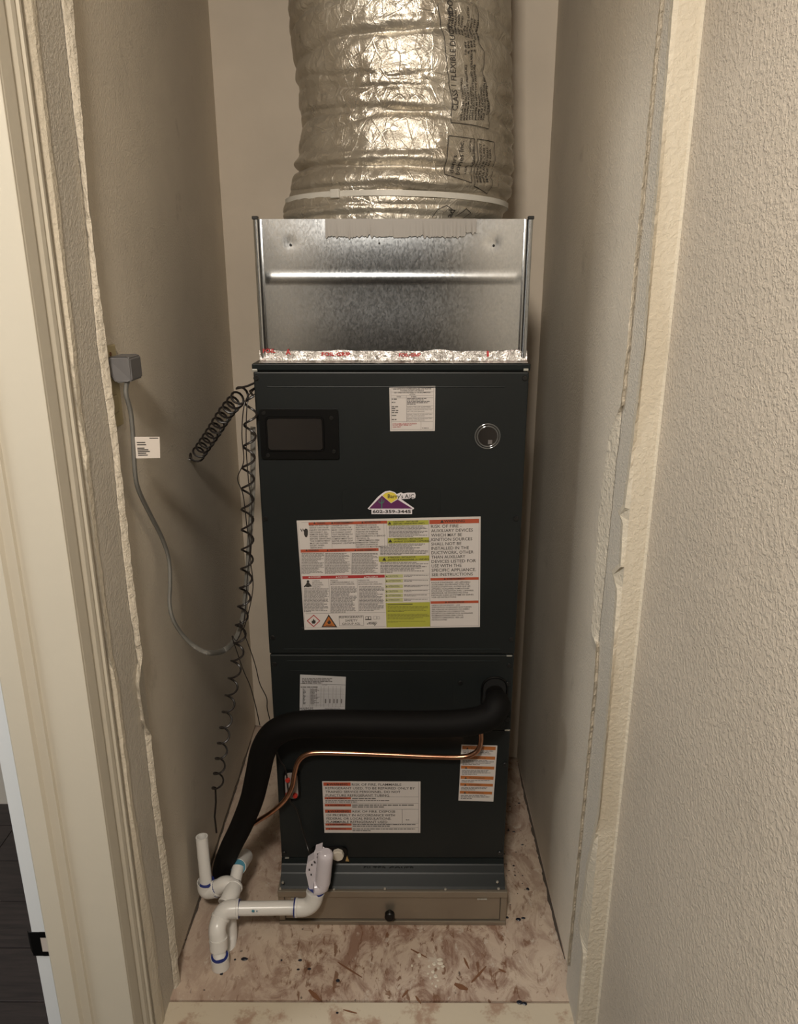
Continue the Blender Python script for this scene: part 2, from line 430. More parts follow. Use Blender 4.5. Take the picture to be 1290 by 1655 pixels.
# torn ribbons
TL = [(0, 99), (171, 118), (332, 137), (556, 157), (745, 184), (874, 196), (988, 210), (1059, 221), (1105, 224.5), (1178, 233), (1300, 246), (1435, 264), (1615, 283), (1800, 300)]
TR = [(0, 117), (165, 131), (330, 143), (556, 172), (731, 193), (774, 198), (917, 213), (1020, 226), (1066, 231), (1085, 227), (1102, 225.5), (1120, 227), (1170, 233.5), (1189, 245), (1235, 249), (1328, 261), (1457, 279), (1592, 291), (1612, 286), (1800, 305)]
ribbon('torn_edge', TL, TR, JL+.0008, JL+.0085, M_TORN, WLE, -260, 1800, jit=1.0, sgn=1)
RL = [(0, 1067), (93, 1057), (200, 1047), (342, 1034), (428, 1025), (556, 1013.5), (653, 1004), (685, 991), (713, 983), (749, 978), (817, 969), (909, 963), (1024, 955.5), (1041, 963.5), (1100, 960.5), (1564, 916)]
WRE = bpy.data.objects['wall_right_edge']
ribbon('torn_edge', RR, RL, JR-.0008, JR-.0065, M_TORN, WRE, -260, 1566, jit=.8, sgn=-1, amp=.0008)

# --- door frame of the room on the left: casing, jamb, stop, strike plate
bm = bmesh.new()
y0, y1, x0 = JAMB_Y-.0, CAS_Y1, XHL-.0005
prof = [(x0, y1), (x0+.014, y1), (x0+.016, y1-.004), (x0+.016, y1-.009), (x0+.0125, y1-.012), (x0+.0145, y1-.017), (x0+.0135, y1-.024), (x0+.010, y1-.030), (x0+.010, y1-.034), (x0+.0125, y1-.038), (x0+.011, y0+.005), (x0+.010, y0+.001), (x0, y0+.001)]
prof = [p for i, p in enumerate(prof) if i in (0, 1, 2, 3, 4, 5, 6, 7, 8, 9, 10, 11, 12)]
prism(bm, [(x, y, FLOOR2) for x, y in prof], (0, 0, 2.0-FLOOR2))
DOOR = empty('door_1', (XHL-.06, JAMB_Y, FLOOR2), None, None); DOOR['kind'] = 'structure'
link('casing', bm, M_TRIM, DOOR)
def jx(px, py=1500): return aY(px, py, JAMB_Y).x
xj1 = XHL+.010; xs1, xs0, xw1, xw0 = jx(128), jx(105), jx(76.5), jx(49.5)
bm = bmesh.new(); box(bm, xw1, xj1, JAMB_Y, JAMB_Y+.018, FLOOR2, 1.70, .0008); link('jamb', bm, M_TRIM, DOOR)
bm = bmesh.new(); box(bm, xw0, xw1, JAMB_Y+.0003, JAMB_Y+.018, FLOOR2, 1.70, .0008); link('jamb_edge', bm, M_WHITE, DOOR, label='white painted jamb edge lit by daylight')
bm = bmesh.new()   # stop with bevelled side towards the hall
sy = .012
prism(bm, [(xs1, JAMB_Y, FLOOR2), (xs1-.0015, JAMB_Y-.0045, FLOOR2), (xs0+.008, JAMB_Y-.0060, FLOOR2), (xs0+.005, JAMB_Y-sy, FLOOR2), (xs0, JAMB_Y-sy, FLOOR2), (xw1+.004, JAMB_Y-sy, FLOOR2), (xw1+.0015, JAMB_Y-sy+.002, FLOOR2), (xw1, JAMB_Y, FLOOR2)], (0, 0, 1.70-FLOOR2)); link('door_stop', bm, M_TRIM, DOOR)
pz0, pz1 = aY(66, 1544, JAMB_Y).z, aY(66, 1506, JAMB_Y).z
bm = bmesh.new()
hx0, hx1 = xw1-.013, xw1-.003; hz0, hz1 = pz0+.008, pz1-.010
Yp = JAMB_Y-.0012; X0, X1 = xw0-.003, xw1+.001
box(bm, X0, hx0, Yp, JAMB_Y, pz0, pz1, .0005); box(bm, hx0, hx1, Yp, JAMB_Y, pz0, hz0); box(bm, hx0, hx1, Yp, JAMB_Y, hz1, pz1); box(bm, hx1, X1, Yp, JAMB_Y, pz0, pz1)
prism(bm, [(X0, Yp, pz0+.004), (X0, JAMB_Y, pz0+.004), (X0-.006, JAMB_Y+.006, pz0+.006), (X0-.006, JAMB_Y+.0048, pz0+.006)], (0, 0, pz1-pz0-.01))
sp = link('strike_plate', bm, M_BLACK, DOOR, label='black metal strike plate with bent lip')
bm = bmesh.new(); box(bm, hx0, hx1, JAMB_Y-.0006, JAMB_Y-.0002, hz0, hz1); link('latch_hole', bm, mat('strike_hole_wood', (.45, .40, .36), .7), sp)
bm = bmesh.new(); box(bm, XHL-.115, XHL, JAMB_Y-.95, JAMB_Y+.018, 1.70, CEIL); struct('wall_door_header', bm, M_HALL)
bm = bmesh.new(); box(bm, XHL-.115, XHL, -.75, JAMB_Y-.82, FLOOR2, CEIL); struct('wall_left_far', bm, M_HALL)

# hall and side-room shells (seen at the bottom left, in reflections and from the side)
bm = bmesh.new(); box(bm, -3.4, 2.2, -3.2, 2.1, FLOOR2-.05, FLOOR2-.004); FH = struct('floor_hall', bm, M_DARKGAP)
bmp = bmesh.new(); box(bmp, 0, 1.18, 0, .148, 0, .010, .0012)
mep = bpy.data.meshes.new('plank'); bmesh.ops.recalc_face_normals(bmp, faces=bmp.faces); bmp.to_mesh(mep); bmp.free(); mep.materials.append(M_PLANK)
for r in range(34):
    yy = -3.0+r*.15
    for c in range(5):
        if yy > .8 and c > 2: continue
        o = bpy.data.objects.new('plank', mep); COL.objects.link(o); o.parent = FH
        o.location = (-3.35+((r*.43) % 1.19)-.9+c*1.182 if True else 0, yy, FLOOR2-.004)
def wallbox(name, *a, m=M_HALL):
    bm = bmesh.new(); box(bm, *a); return struct(name, bm, m)
wallbox('wall_room_side', -3.45, -3.4, -3.2, 2.1, FLOOR2, CEIL, m=M_CEIL)
wallbox('wall_room_back', -3.4, XHL-.116, 2.05, 2.1, FLOOR2, CEIL, m=M_CEIL)
wallbox('wall_hall_back', -3.4, 2.2, -3.2, -3.15, FLOOR2, CEIL, m=mat('dark_for_reflection', (.10, .085, .07), .7))  # unseen wall coloured dark so the plenum front reflects a dark centre
wallbox('wall_hall_side', 2.15, 2.2, -3.15, 2.1, FLOOR2, CEIL)

# --- dark strips painted as shade in the cracks where the floor covering stops short
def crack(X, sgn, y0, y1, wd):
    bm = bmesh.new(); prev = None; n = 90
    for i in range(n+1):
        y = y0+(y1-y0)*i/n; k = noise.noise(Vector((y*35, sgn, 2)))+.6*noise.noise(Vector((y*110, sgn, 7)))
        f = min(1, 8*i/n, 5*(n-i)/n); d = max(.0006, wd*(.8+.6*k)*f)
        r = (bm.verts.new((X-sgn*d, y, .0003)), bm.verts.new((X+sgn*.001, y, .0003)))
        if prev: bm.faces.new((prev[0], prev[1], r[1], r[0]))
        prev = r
    link('edge_crack', bm, mat('crack_painted_shade', (.07, .055, .042), .9), floor)
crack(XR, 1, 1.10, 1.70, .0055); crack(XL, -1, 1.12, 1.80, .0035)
# --- marks on the floor
def blob(bm, x, y, r, h, seg=9, el=1.0, rot=0):
    c = Vector((x, y, .0002)); n = random.random()*9
    ring = [bm.verts.new(c+Vector((math.cos(a+rot)*r*el*(1+.25*noise.noise(Vector((a, n, 0)))), math.sin(a)*r*(1+.25*noise.noise(Vector((n, a, 0)))), 0))) for a in [2*math.pi*k/seg for k in range(seg)]]
    top = [bm.verts.new(c+(v.co-c)*.6+Vector((0, 0, h))) for v in ring]
    for k in range(seg): bm.faces.new((ring[k], ring[(k+1) % seg], top[(k+1) % seg], top[k]))
    bm.faces.new(top)
for (px, py, r, el) in [(380, 1551, .0022, 1), (395, 1550, .0045, 1.5), (455, 1552, .002, 1), (485, 1552, .0028, 1.4), (482, 1567, .002, 1.6), (500, 1566, .0028, 1.3), (546, 1585, .0035, 1.1), (358, 1574, .003, 1.2), (853, 1437, .004, .9), (840, 1620, .0045, 1.2), (848, 1622, .0035, 1.3), (838, 1486, .004, 1.4), (820, 1483, .003, 1), (846, 1484, .003, 1.5), (545, 1637, .002, 1.2)]:
    p = aZ(px, py, 0); bm = bmesh.new(); blob(bm, p.x, p.y, r, .0012, el=el); link('glue_spot', bm, M_SPOT, floor if py < 1615 else bpy.data.objects['trim_1'])
for (px, py, r, el) in [(678, 1544, .005, .8), (702, 1558, .004, 1), (694, 1562, .0032, 1), (709, 1565, .003, 1), (712, 1557, .004, 1.5), (700, 1571, .0035, 1), (704, 1578, .004, 1), (696, 1581, .003, .8), (711, 1551, .0035, 1.6), (692, 1574, .0022, 1), (705, 1594, .003, .8), (699, 1590, .0022, .9), (708, 1585, .0022, 1.2), (666, 1561, .003, .8), (716, 1562, .003, 1.2)]:
    p = aZ(px, py, 0); bm = bmesh.new(); blob(bm, p.x, p.y, r, .0015, el=el); link('cream_drip', bm, M_BLOB, floor)
rs = random.Random(11)
for k in range(26):
    px, py = rs.uniform(814, 850), rs.uniform(1290, 1485); p = aZ(px, py, 0)
    if p.x < UX1C+.012: continue
    bm = bmesh.new(); blob(bm, p.x, p.y, rs.uniform(.0010, .0024), .0008, 7, rs.uniform(.7, 1.6)); link('dirt_speck', bm, M_SPOT, floor)
for (px, py, qx, qy, wd) in [(762, 1588, 786, 1562, .004), (750, 1548, 758, 1566, .004), (806, 1566, 818, 1572, .004), (546, 1555, 585, 1580, .003), (735, 1590, 756, 1600, .010), (500, 1600, 518, 1618, .008), (672, 1610, 680, 1622, .004), (664, 1534, 690, 1548, .003), (555, 1632, 577, 1638, .0025), (650, 1612, 660, 1600, .004)]:
    a, b = aZ(px, py, 0), aZ(qx, qy, 0); d = (b-a).normalized(); nrm = Vector((-d.y, d.x, 0))*wd*.5
    bm = bmesh.new(); prism(bm, [a+nrm*.4, a-nrm*.6, (a+b)/2-nrm*1.2, b-nrm*.3, b+nrm*.5, (a+b)/2+nrm], (0, 0, .0009)); link('wood_flake', bm, M_CHIP, floor if py < 1615 else bpy.data.objects['trim_1'])

# ------------------------------------------------------------------ air handler
YF, UX0, UX1 = 1.215, -.2396, .2049
ZT, ZM, ZB = 1.0887, .5818, .1298
YBK = 1.665
def fz(px, py, Y=YF): return aY(px, py, Y)
UNIT = empty('air_handler', ((UX0+UX1)/2, YF+.2, .09), 'tall charcoal steel air handler cabinet covered in warning labels', 'air handler')
bm = bmesh.new(); box(bm, UX0+.002, UX1-.002, YF+.004, YBK, .098, ZT+.006, .0015); link('cabinet', bm, M_STEEL, UNIT)
def panel(name, z0, z1, x0=UX0, x1=UX1, d=.006, beads=()):
    bm = bmesh.new(); box(bm, x0, x1, YF, YF+d, z0, z1, .0022); o = link(name, bm, M_STEEL, UNIT); return o
up = panel('upper_access_panel', ZM+.001, ZT-.0005)
ZS = fz(640, 1180).z
mp_ = panel('middle_access_panel', ZS, ZM-.001, UX0+.0005, UX1-.0005)
lp = panel('lower_access_panel', ZB, ZS-.0008, UX0+.001, UX1-.001)
# lower lip: the panel kicks out in steps over the filter rack
z1, z2 = ZB, .086
bm = bmesh.new()
pr = [(YF+.006, z1), (YF, z1), (YF-.004, z1-.010), (YF-.006, z1-.012), (YF-.014, z1-.022), (YF-.016, z1-.024), (YF-.030, z2+.003), (YF-.034, z2), (YF+.006, z2)]
prism(bm, [(UX0+.001, y, z) for y, z in pr], (UX1-UX0-.002, 0, 0)); link('kick_lip', bm, M_STEEL2, UNIT)
# top cap
bm = bmesh.new(); box(bm, UX0-.0015, UX1+.0015, YF-.002, YBK+.002, ZT+.0015, 1.1015, .002); link('top_cap', bm, M_STEEL2, UNIT)
def ridge(px0, px1, py, name='pressed_ridge', h=.0013):
    a, b = fz(px0, py), fz(px1, py); bm = bmesh.new(); tube(bm, [(a.x, YF+.0004, a.z), (b.x, YF+.0004, (a.z+b.z)/2)], h, 8); link(name, bm, M_STEEL2, UNIT)
ridge(432, 816, 625.5); ridge(459, 808, 1049); ridge(464, 806, 1068)
ridge(470, 725, 1084, h=.0008)
def rrect(x0, x1, z0, z1, r, n=5):
    out = []
    for cx, cz, a0 in ((x1-r, z1-r, 0), (x0+r, z1-r, 90), (x0+r, z0+r, 180), (x1-r, z0+r, 270)):
        for k in range(n+1):
            a = math.radians(a0+90*k/n); out.append((cx+r*math.cos(a), cz+r*math.sin(a)))
    return out
def loop_tube(bm, pts, r, seg=6): tube(bm, pts+[pts[0]], r, seg, caps=False)
def rect_ridge(a, b, rad, h=.0007):
    p, q = fz(*a), fz(*b); bm = bmesh.new()
    loop_tube(bm, [(x, YF+.0003, z) for x, z in rrect(p.x, q.x, q.z, p.z, rad)], h); link('pressed_frame', bm, M_STEEL, UNIT)
rect_ridge((553, 790), (712, 832), .006); rect_ridge((733, 1094), (815, 1176), .004, .0005)
def screws(lst, r=.0042):
    bmx = bmesh.new(); disc_y(bmx, (0, 0, 0), r, .0028, 12); 
    me = bpy.data.meshes.new('screw'); bmesh.ops.recalc_face_normals(bmx, faces=bmx.faces); bmx.to_mesh(me); bmx.free(); me.materials.append(M_SCREW)
    for (px, py) in lst:
        p = fz(px, py); o = bpy.data.objects.new('screw', me); COL.objects.link(o); o.parent = UNIT
        o.location = Vector((p.x, YF, p.z))-UNIT.location
screws([(414, 611), (848, 611), (429, 838), (834, 838), (441, 1030), (826, 1033), (444, 1073), (823, 1075), (744, 1103), (821, 1105), (820, 1162), (816, 1235), (459, 1378), (808, 1378), (462, 1399), (806, 1398)])
for (px, py, ww, hh) in [(412, 598.5, .0085, .0045), (850, 597.5, .008, .004), (823, 1059.5, .010, .0025), (820, 1179.5, .010, .0025), (464, 1386, .008, .002), (810, 1392, .007, .002)]:
    p = fz(px, py); bm = bmesh.new(); box(bm, p.x-ww/2, p.x+ww/2, YF-.0022, YF+.001, p.z-hh/2, p.z+hh/2, .0006); link('metal_clip', bm, M_CLIP, UNIT)
# breaker window
def prect(a, b, Y=YF): p, q = fz(*a), fz(*b); return p.x, q.x, q.z, p.z
x0, x1, z0, z1 = prect((419, 661), (549, 741))
bm = bmesh.new(); prism(bm, [(x, YF-.0045, z) for x, z in rrect(x0, x1, z0, z1, .004)], (0, .005, 0))
bz = link('breaker_cover', bm, M_BLACK, UNIT, label='black plastic breaker cover with clear flap')
x0, x1, z0, z1 = prect((431, 674), (524, 727))
bm = bmesh.new(); loop_tube(bm, [(x, YF-.0055, z) for x, z in rrect(x0, x1, z0, z1, .005)], .0018); link('flap_rim', bm, M_BLACK, bz, smooth=True)
bm = bmesh.new(); prism(bm, [(x, YF-.0075, z) for x, z in rrect(x0+.0015, x1-.0015, z0+.0015, z1-.0015, .005)], (0, .003, 0)); link('window_flap', bm, M_SMOKE, bz)
for (px, py) in [(427, 667), (536, 675), (540, 729), (434, 735)]:
    p = fz(px, py); bm = bmesh.new(); disc_y(bm, (p.x, YF-.0045, p.z), .0034, .0016, 12); link('screw', bm, M_SCREW, bz)
# round sight glass
p = fz(788, 705); bm = bmesh.new()
for rr_, dd in ((.0205, .001), (.0168, .0028)):
    tube(bm, [(p.x+rr_*math.cos(a), YF-dd, p.z+rr_*math.sin(a)) for a in [2*math.pi*k/36 for k in range(37)]], .0012, 8, caps=False)
M_CLEAR = mat('clear_plastic_ring', (.10, .10, .095), .12)
sg = link('sight_glass', bm, M_CLEAR, UNIT, smooth=True)
bm = bmesh.new(); disc_y(bm, (p.x, YF+.001, p.z), .0198, .0025, 36); link('dark_lens', bm, mat('sight_lens', (.02, .018, .017), .1), sg)
bm = bmesh.new(); box(bm, p.x+.001, p.x+.008, YF-.0019, YF-.0014, p.z-.013, p.z-.006, .0002); link('white_mark', bm, M_GRAYINK, sg)
# hole for refrigerant line, drain port plate
a, b = fz(780, 1094), fz(818, 1150); bm = bmesh.new(); prism(bm, [(x, YF-.0010, z) for x, z in rrect(a.x, b.x, b.z, a.z, (b.x-a.x)/2-.0005, 8)], (0, .002, 0)); link('line_opening', bm, mat('opening_black', (.002, .002, .002), .9), UNIT)
bm = bmesh.new(); loop_tube(bm, [(x, YF-.001, z) for x, z in rrect(a.x, b.x, b.z, a.z, (b.x-a.x)/2-.0005, 8)], .0022, 8); link('rubber_grommet', bm, M_BLACK, UNIT, smooth=True)
a, b = fz(457, 1243), fz(487, 1292); bm = bmesh.new(); prism(bm, [(x, YF-.0035, z) for x, z in rrect(a.x, b.x, b.z, a.z, .013, 6)], (0, .004, 0)); pp = link('drain_port_frame', bm, M_BLACK, UNIT)
a, b = fz(460.5, 1247), fz(483, 1288); bm = bmesh.new(); prism(bm, [(x, YF-.0050, z) for x, z in rrect(a.x, b.x, b.z, a.z, .010, 6)], (0, .004, 0)); link('port_face', bm, M_PORT, pp)
for (px, py) in [(466, 1257), (476, 1254), (466, 1281), (478, 1282)]:
    p = fz(px, py); bm = bmesh.new(); disc_y(bm, (p.x, YF-.005, p.z), .0048, .005, 14); link('red_plug', bm, M_REDP, pp)
# main drain opening with black surround
a, b = fz(503, 1367), fz(562, 1394); bm = bmesh.new(); prism(bm, [(x, YF-.004, z) for x, z in rrect(a.x, b.x, b.z, a.z, .011, 6)], (0, .006, 0)); dp = link('drain_opening', bm, M_BLACK, UNIT)
p = fz(546, 1384, YF-.012); bm = bmesh.new(); tube(bm, [(p.x, YF-.002, p.z), (p.x, YF-.012, p.z), (p.x, YF-.0135, p.z)], lambda t: .0118 if t < .9 else .0105, 8); link('hex_plug', bm, mat('pale_plug', (.58, .53, .45), .4), dp, label='pale hexagonal drain plug')
p = fz(561, 1388, YF-.01); bm = bmesh.new(); prism(bm, [(p.x-.003, YF-.012, p.z-.004), (p.x+.004, YF-.012, p.z-.005), (p.x, YF-.010, p.z+.006)], (0, .003, 0)); link('sealant_tab', bm, mat('amber_sealant', (.35, .22, .08), .5), dp)

# ------------------------------------------------------------------ printing
_tcache = {}
def text_mesh(s, bold=0.0):
    k = (s, bold)
    if k in _tcache: return _tcache[k]
    cu = bpy.data.curves.new('t', 'FONT'); cu.body = s; cu.size = 1; cu.resolution_u = 2; cu.offset = bold
    ob = bpy.data.objects.new('t', cu); me = bpy.data.meshes.new_from_object(ob)
    v = [(p.co.x, p.co.y) for p in me.vertices]; f = [tuple(q.vertices) for q in me.polygons]
    bpy.data.objects.remove(ob); bpy.data.curves.remove(cu); bpy.data.meshes.remove(me)
    xs = [a for a, b in v] or [0, 1]; r = (v, f, min(xs), max(xs)); _tcache[k] = r; return r
CAP = .70
class Sheet:
    """a flat label on the unit; items are given in the coordinates of a measured rectangle"""
    def __init__(s, corners, Y, name, base, label, parent=UNIT, M=None, cs=(0, 0, 1), thick=.0004):
        s.c = [Vector((cs[0]+c[0]/cs[2], cs[1]+c[1]/cs[2])) for c in corners]; s.Y = Y-thick; s.cs = cs
        s.mats = []; s.bm = bmesh.new()
        bm = bmesh.new(); prism(bm, [s.w(u, v, 0) for u, v in ((0, 0), (1, 0), (1, 1), (0, 1))], (0, thick, 0))
        s.o = link(name, bm, base, parent, label=label)
    def px(s, u, v):
        a, b, c, d = s.c; return (a*(1-u)+b*u)*(1-v)+(d*(1-u)+c*u)*v
    def w(s, u, v, lift=.0002):
        q = s.px(u, v); p = aY(q.x, q.y, s.Y); p.y -= lift; return p
    def uv(s, cx, cy):
        t = Vector((s.cs[0]+cx/s.cs[2], s.cs[1]+cy/s.cs[2])); u = v = .5
        for _ in range(12):
            r = s.px(u, v)-t; du = (s.px(u+.01, v)-s.px(u, v))/.01; dv = (s.px(u, v+.01)-s.px(u, v))/.01
            det = du.x*dv.y-du.y*dv.x; u -= (r.x*dv.y-r.y*dv.x)/det; v -= (du.x*r.y-du.y*r.x)/det
        return u, v
    def mi(s, m):
        if m not in s.mats: s.mats.append(m)
        return s.mats.index(m)
    def rect(s, x0, y0, x1, y1, m, lift=.0002):
        xm, ym = (x0+x1)/2, (y0+y1)/2; u0, u1 = s.uv(x0, ym)[0], s.uv(x1, ym)[0]; v0, v1 = s.uv(xm, y0)[1], s.uv(xm, y1)[1]
        quad(s.bm, [s.w(u, v, lift) for u, v in ((u0, v0), (u1, v0), (u1, v1), (u0, v1))], s.mi(m))
    def poly(s, pts, m, lift=.0003): quad(s.bm, [s.w(*s.uv(x, y), lift) for x, y in pts], s.mi(m))
    def frame(s, x0, y0, x1, y1, t, m, lift=.0003):
        s.rect(x0, y0, x1, y0+t, m, lift); s.rect(x0, y1-t, x1, y1, m, lift); s.rect(x0, y0+t, x0+t, y1-t, m, lift); s.rect(x1-t, y0+t, x1, y1-t, m, lift)
    def text(s, x, y, string, h, m, width=None, lift=.0004, bold=0.0):
        """x,y = left end of the baseline, h = cap height"""
        v, f, lo, hi = text_mesh(string, bold); u0, v0 = s.uv(x, y); _, v1 = s.uv(x, y-h)
        uw, _ = s.uv(x+100, y); per = (uw-u0)/100
        sx = (width*per)/(hi-lo) if width else per*h/CAP; sy = (v1-v0)/CAP; i = s.mi(m)
        vs = [s.bm.verts.new(s.w(u0+(a-lo)*sx, v0+b*sy, lift)) for a, b in v]
        for q in f:
            try: s.bm.faces.new([vs[k] for k in q]).material_index = i
            except ValueError: pass
    def lines(s, x0, y0, x1, y1, n, m, fill=.5, lift=.0003, seed=1):
        """n rows of print too small to read"""
        rnd = random.Random(seed*97+int(x0)); ph = (y1-y0)/n
        for i in range(n):
            y = y0+i*ph+ph*.15; x = x0; end = x1-(rnd.random()**2)*(x1-x0)*.3 if i < n-1 else x0+(x1-x0)*rnd.uniform(.25, .7)
            while x < end:
                ww = rnd.uniform(.6, 2.6)*ph*1.2; s.rect(x, y, min(x+ww, end), y+ph*fill, m, lift); x += ww+ph*.35
    def done(s, name='print'):
        me = bpy.data.meshes.new(name); s.bm.transform(Matrix.Translation(-world_loc(s.o))); 
        for f in s.bm.faces:
            f.normal_update()
            if f.normal.y > 0: f.normal_flip()
        s.bm.to_mesh(me); s.bm.free(); o = bpy.data.objects.new(name, me); COL.objects.link(o); o.parent = s.o
        for m in s.mats: me.materials.append(m)
def tri(s, cx, by, h, m): s.poly([(cx-h*.62, by), (cx+h*.62, by), (cx, by-h)], m, .0005)

# big warning label (coordinates in a 3.909x view of it)
L = Sheet([(37, 240), (1200, 214), (1195, 912), (87, 930)], YF, 'warning_label', M_LABEL, 'large multi-column white, orange and yellow warning label', cs=(470, 780, 3.909))
I, G = M_INK, M_GRAYINK
L.rect(112, 246, 610, 264, M_ORANGE); L.text(165, 261, 'WARNING', 12, I, 52, bold=.02); tri(L, 125+25, 260, 12, I)
L.text(272, 260, 'AVERTISSEMENT', 12, I, 125, bold=.02); tri(L, 262, 259, 12, I); L.text(465, 256, 'ADVERTENCIA', 12, I, 105, bold=.02); tri(L, 453, 256, 12, I)
T1 = ['RISK OF ELECTRIC', 'SHOCK CAN CAUSE', 'INJURY OR DEATH.', 'DISCONNECT ALL', 'REMOTE ELECTRIC', 'POWER SUPPLIES', 'BEFORE SERVICING.', 'THIS COMPARTMENT', 'MUST BE CLOSED', 'EXCEPT WHEN', 'SERVICING.']
T2 = ['DANGER DE CHOC', 'ELECTRIQUE OU DE', 'MORT. COUPEZ TOUT', 'LE COURANT AVANT', 'TOUT ENTRETIEN OU', 'REPARATION. LE', 'COMPARTIMENT DOIT', 'RESTER FERME SAUF', "PENDANT L'ENTRETIEN."]
T3 = ['PELIGRO DE CHOQUE', 'ELECTRICO O MUERTE.', 'DESCONECTE TODAS LAS', 'FUENTES DE ENERGIA', 'ELECTRICA ANTES DE', 'MANTENIMIENTO O SERVICIO', 'TECNICO. EL', 'COMPARTIMIENTO DEBE', 'PERMANECER CERRADO', 'EXCEPTO DURANTE EL', 'SERVICIO DE MANTENIMIENTO.']
for i, t in enumerate(T1): L.text(118+i*.6, 276+i*14.0, t, 9, I, len(t)*8.0, bold=.01)
for i, t in enumerate(T2): L.text(260+i*.4, 276+i*14.0, t, 9, I, len(t)*7.6, bold=.01)
for i, t in enumerate(T3): L.text(412+i*.3, 274+i*13.7, t, 9, I, len(t)*7.7, bold=.01)
L.rect(257, 266, 258.5, 412, G); L.rect(407, 266, 408.5, 410, G); L.rect(608, 245, 609.5, 405, G)
L.poly([(84, 300), (92, 290), (104, 292), (109, 305), (108, 330), (102, 345), (90, 342), (84, 325)], I)
for i in range(3): L.poly([(60+i*7, 292+(i % 2)*10), (64+i*7, 290+(i % 2)*10), (74+i*7, 303-(i % 2)*10+6), (70+i*7, 306-(i % 2)*10+6)], I)
L.rect(62, 418, 555, 437, M_ORANGE)
for x, t in ((112, 'WARNING'), (245, 'ADVERTENCIA'), (420, 'AVERTISSEMENT')): L.text(x, 433, t, 11, I, len(t)*9.2, bold=.02); tri(L, x-12, 432, 11, I)
for k, (x0, x1) in enumerate(((68, 210), (218, 378), (386, 553))): L.lines(x0, 444, x1, 578, 20, G, seed=k+2)
L.rect(213, 440, 214.5, 580, G); L.rect(382, 440, 383.5, 580, G)
L.rect(74, 586, 594, 605, M_RED)
for x, t in ((128, 'DANGER'), (300, 'DANGER'), (478, 'PELIGRO')): L.text(x, 601, t, 10, M_LABEL, len(t)*10.5, bold=.01); tri(L, x-10, 601, 10, M_LABEL)
for i, t in enumerate(['CARBON', 'MONOXIDE', 'POISONING', 'HAZARD.']): L.text(137, 625+i*12.6, t, 8.5, G, len(t)*7.6, bold=.01)
for i, t in enumerate(['RISQUE', "D'EMPOISONNEMENT AU", 'MONOXYDE DE CARBONE.']): L.text(252, 622+i*12.3, t, 8.5, G, len(t)*7.6, bold=.01)
for i, t in enumerate(['RIESGO DE', 'INTOXICACION POR', 'MONOXIDO DE CARBONO.']): L.text(428, 621+i*12.6, t, 8.5, G, len(t)*7.6, bold=.01)
L.poly([(98, 640), (82, 655), (88, 662), (98, 654), (98, 660), (120, 660), (120, 654), (128, 660), (133, 652), (120, 637), (115, 632), (100, 632)], I)
L.poly([(101, 620), (109, 615), (117, 620), (117, 629), (109, 634), (101, 629)], I)
L.lines(84, 668, 240, 820, 19, G, seed=8); L.lines(254, 656, 418, 822, 20, G, seed=9); L.lines(432, 654, 590, 812, 20, G, seed=10)
L.rect(245, 606, 246.5, 822, G); L.rect(424, 606, 425.5, 816, G); L.frame(67, 246, 600, 914, 1.2, G); L.rect(92, 823, 598, 824.5, G)
L.poly([(145, 834), (187, 873), (145, 913), (101, 873)], M_RED, .0002); L.poly([(145, 841), (179, 873), (145, 906), (109, 873)], M_LABEL, .0003)
fl = [(-8, 14), (-14, 4), (-10, -6), (-6, -2), (-2, -18), (6, -6), (10, -8), (13, 4), (8, 14)]
L.poly([(145+x, 876+y) for x, y in fl], I, .0005)
L.poly([(240, 832), (294, 913), (194, 913)], I, .0002); L.poly([(240, 845), (282, 907), (205, 907)], M_ORANGE2, .0003); L.poly([(243+x*.85, 880+y*.9) for x, y in fl], I, .0005); L.rect(222, 898, 264, 901, I, .0005)
L.frame(305, 841, 461, 904, 2, G)
L.text(308, 857, 'REFRIGERANT', 14, I, 148); L.text(345, 878, 'SAFETY', 14, I, 78); L.text(325, 899, 'GROUP A2L', 14, I, 115)
for x in (472, 490): L.frame(x, 845, x+18, 864, 2.5, I)
L.rect(470, 864, 510, 867, I); L.frame(523, 843, 543, 864, 1.5, G); L.frame(545, 846, 563, 862, 1.5, G)
L.text(492, 896, 'AHRI', 12, I, 46, bold=.02); L.poly([(482, 898), (484, 888), (505, 880), (545, 879), (545, 881), (507, 883), (487, 890), (485, 898)], I); L.poly([(524, 896), (526, 893), (531, 899), (544, 884), (546, 885), (531, 904)], I)
def ybar(x0, y0, x1, y1, t1, t2, xt):
    L.rect(x0, y0, x1, y1, M_YEL); h = (y1-y0); tri(L, xt, y1-4, h*.62, I)
    L.text(xt+22, y0+h*.42, t1, h*.30, I, len(t1)*8.4, bold=.02); L.text(xt+22, y0+h*.88, t2, h*.30, I, len(t2)*8.6, bold=.02)
ybar(611, 239, 872, 268, 'CAUTION - INSTALLER', '(BEFORE OPERATING UNIT)', 625)
ybar(613, 348, 874, 381, "ATTENTION - INSTALLEUR", "(AVANT D'OPERER L'APPAREIL)", 629)
ybar(556, 463, 876, 497, 'ATENCION - INSTALADOR', '(ANTES DE FUNCIONAR LA UNIDAD)', 591)
L.lines(620, 270, 866, 345, 9, G, seed=11); L.lines(618, 384, 866, 408, 3, G, seed=12); L.lines(565, 408, 868, 460, 6, G, seed=13); L.lines(566, 500, 870, 572, 8, G, seed=14)
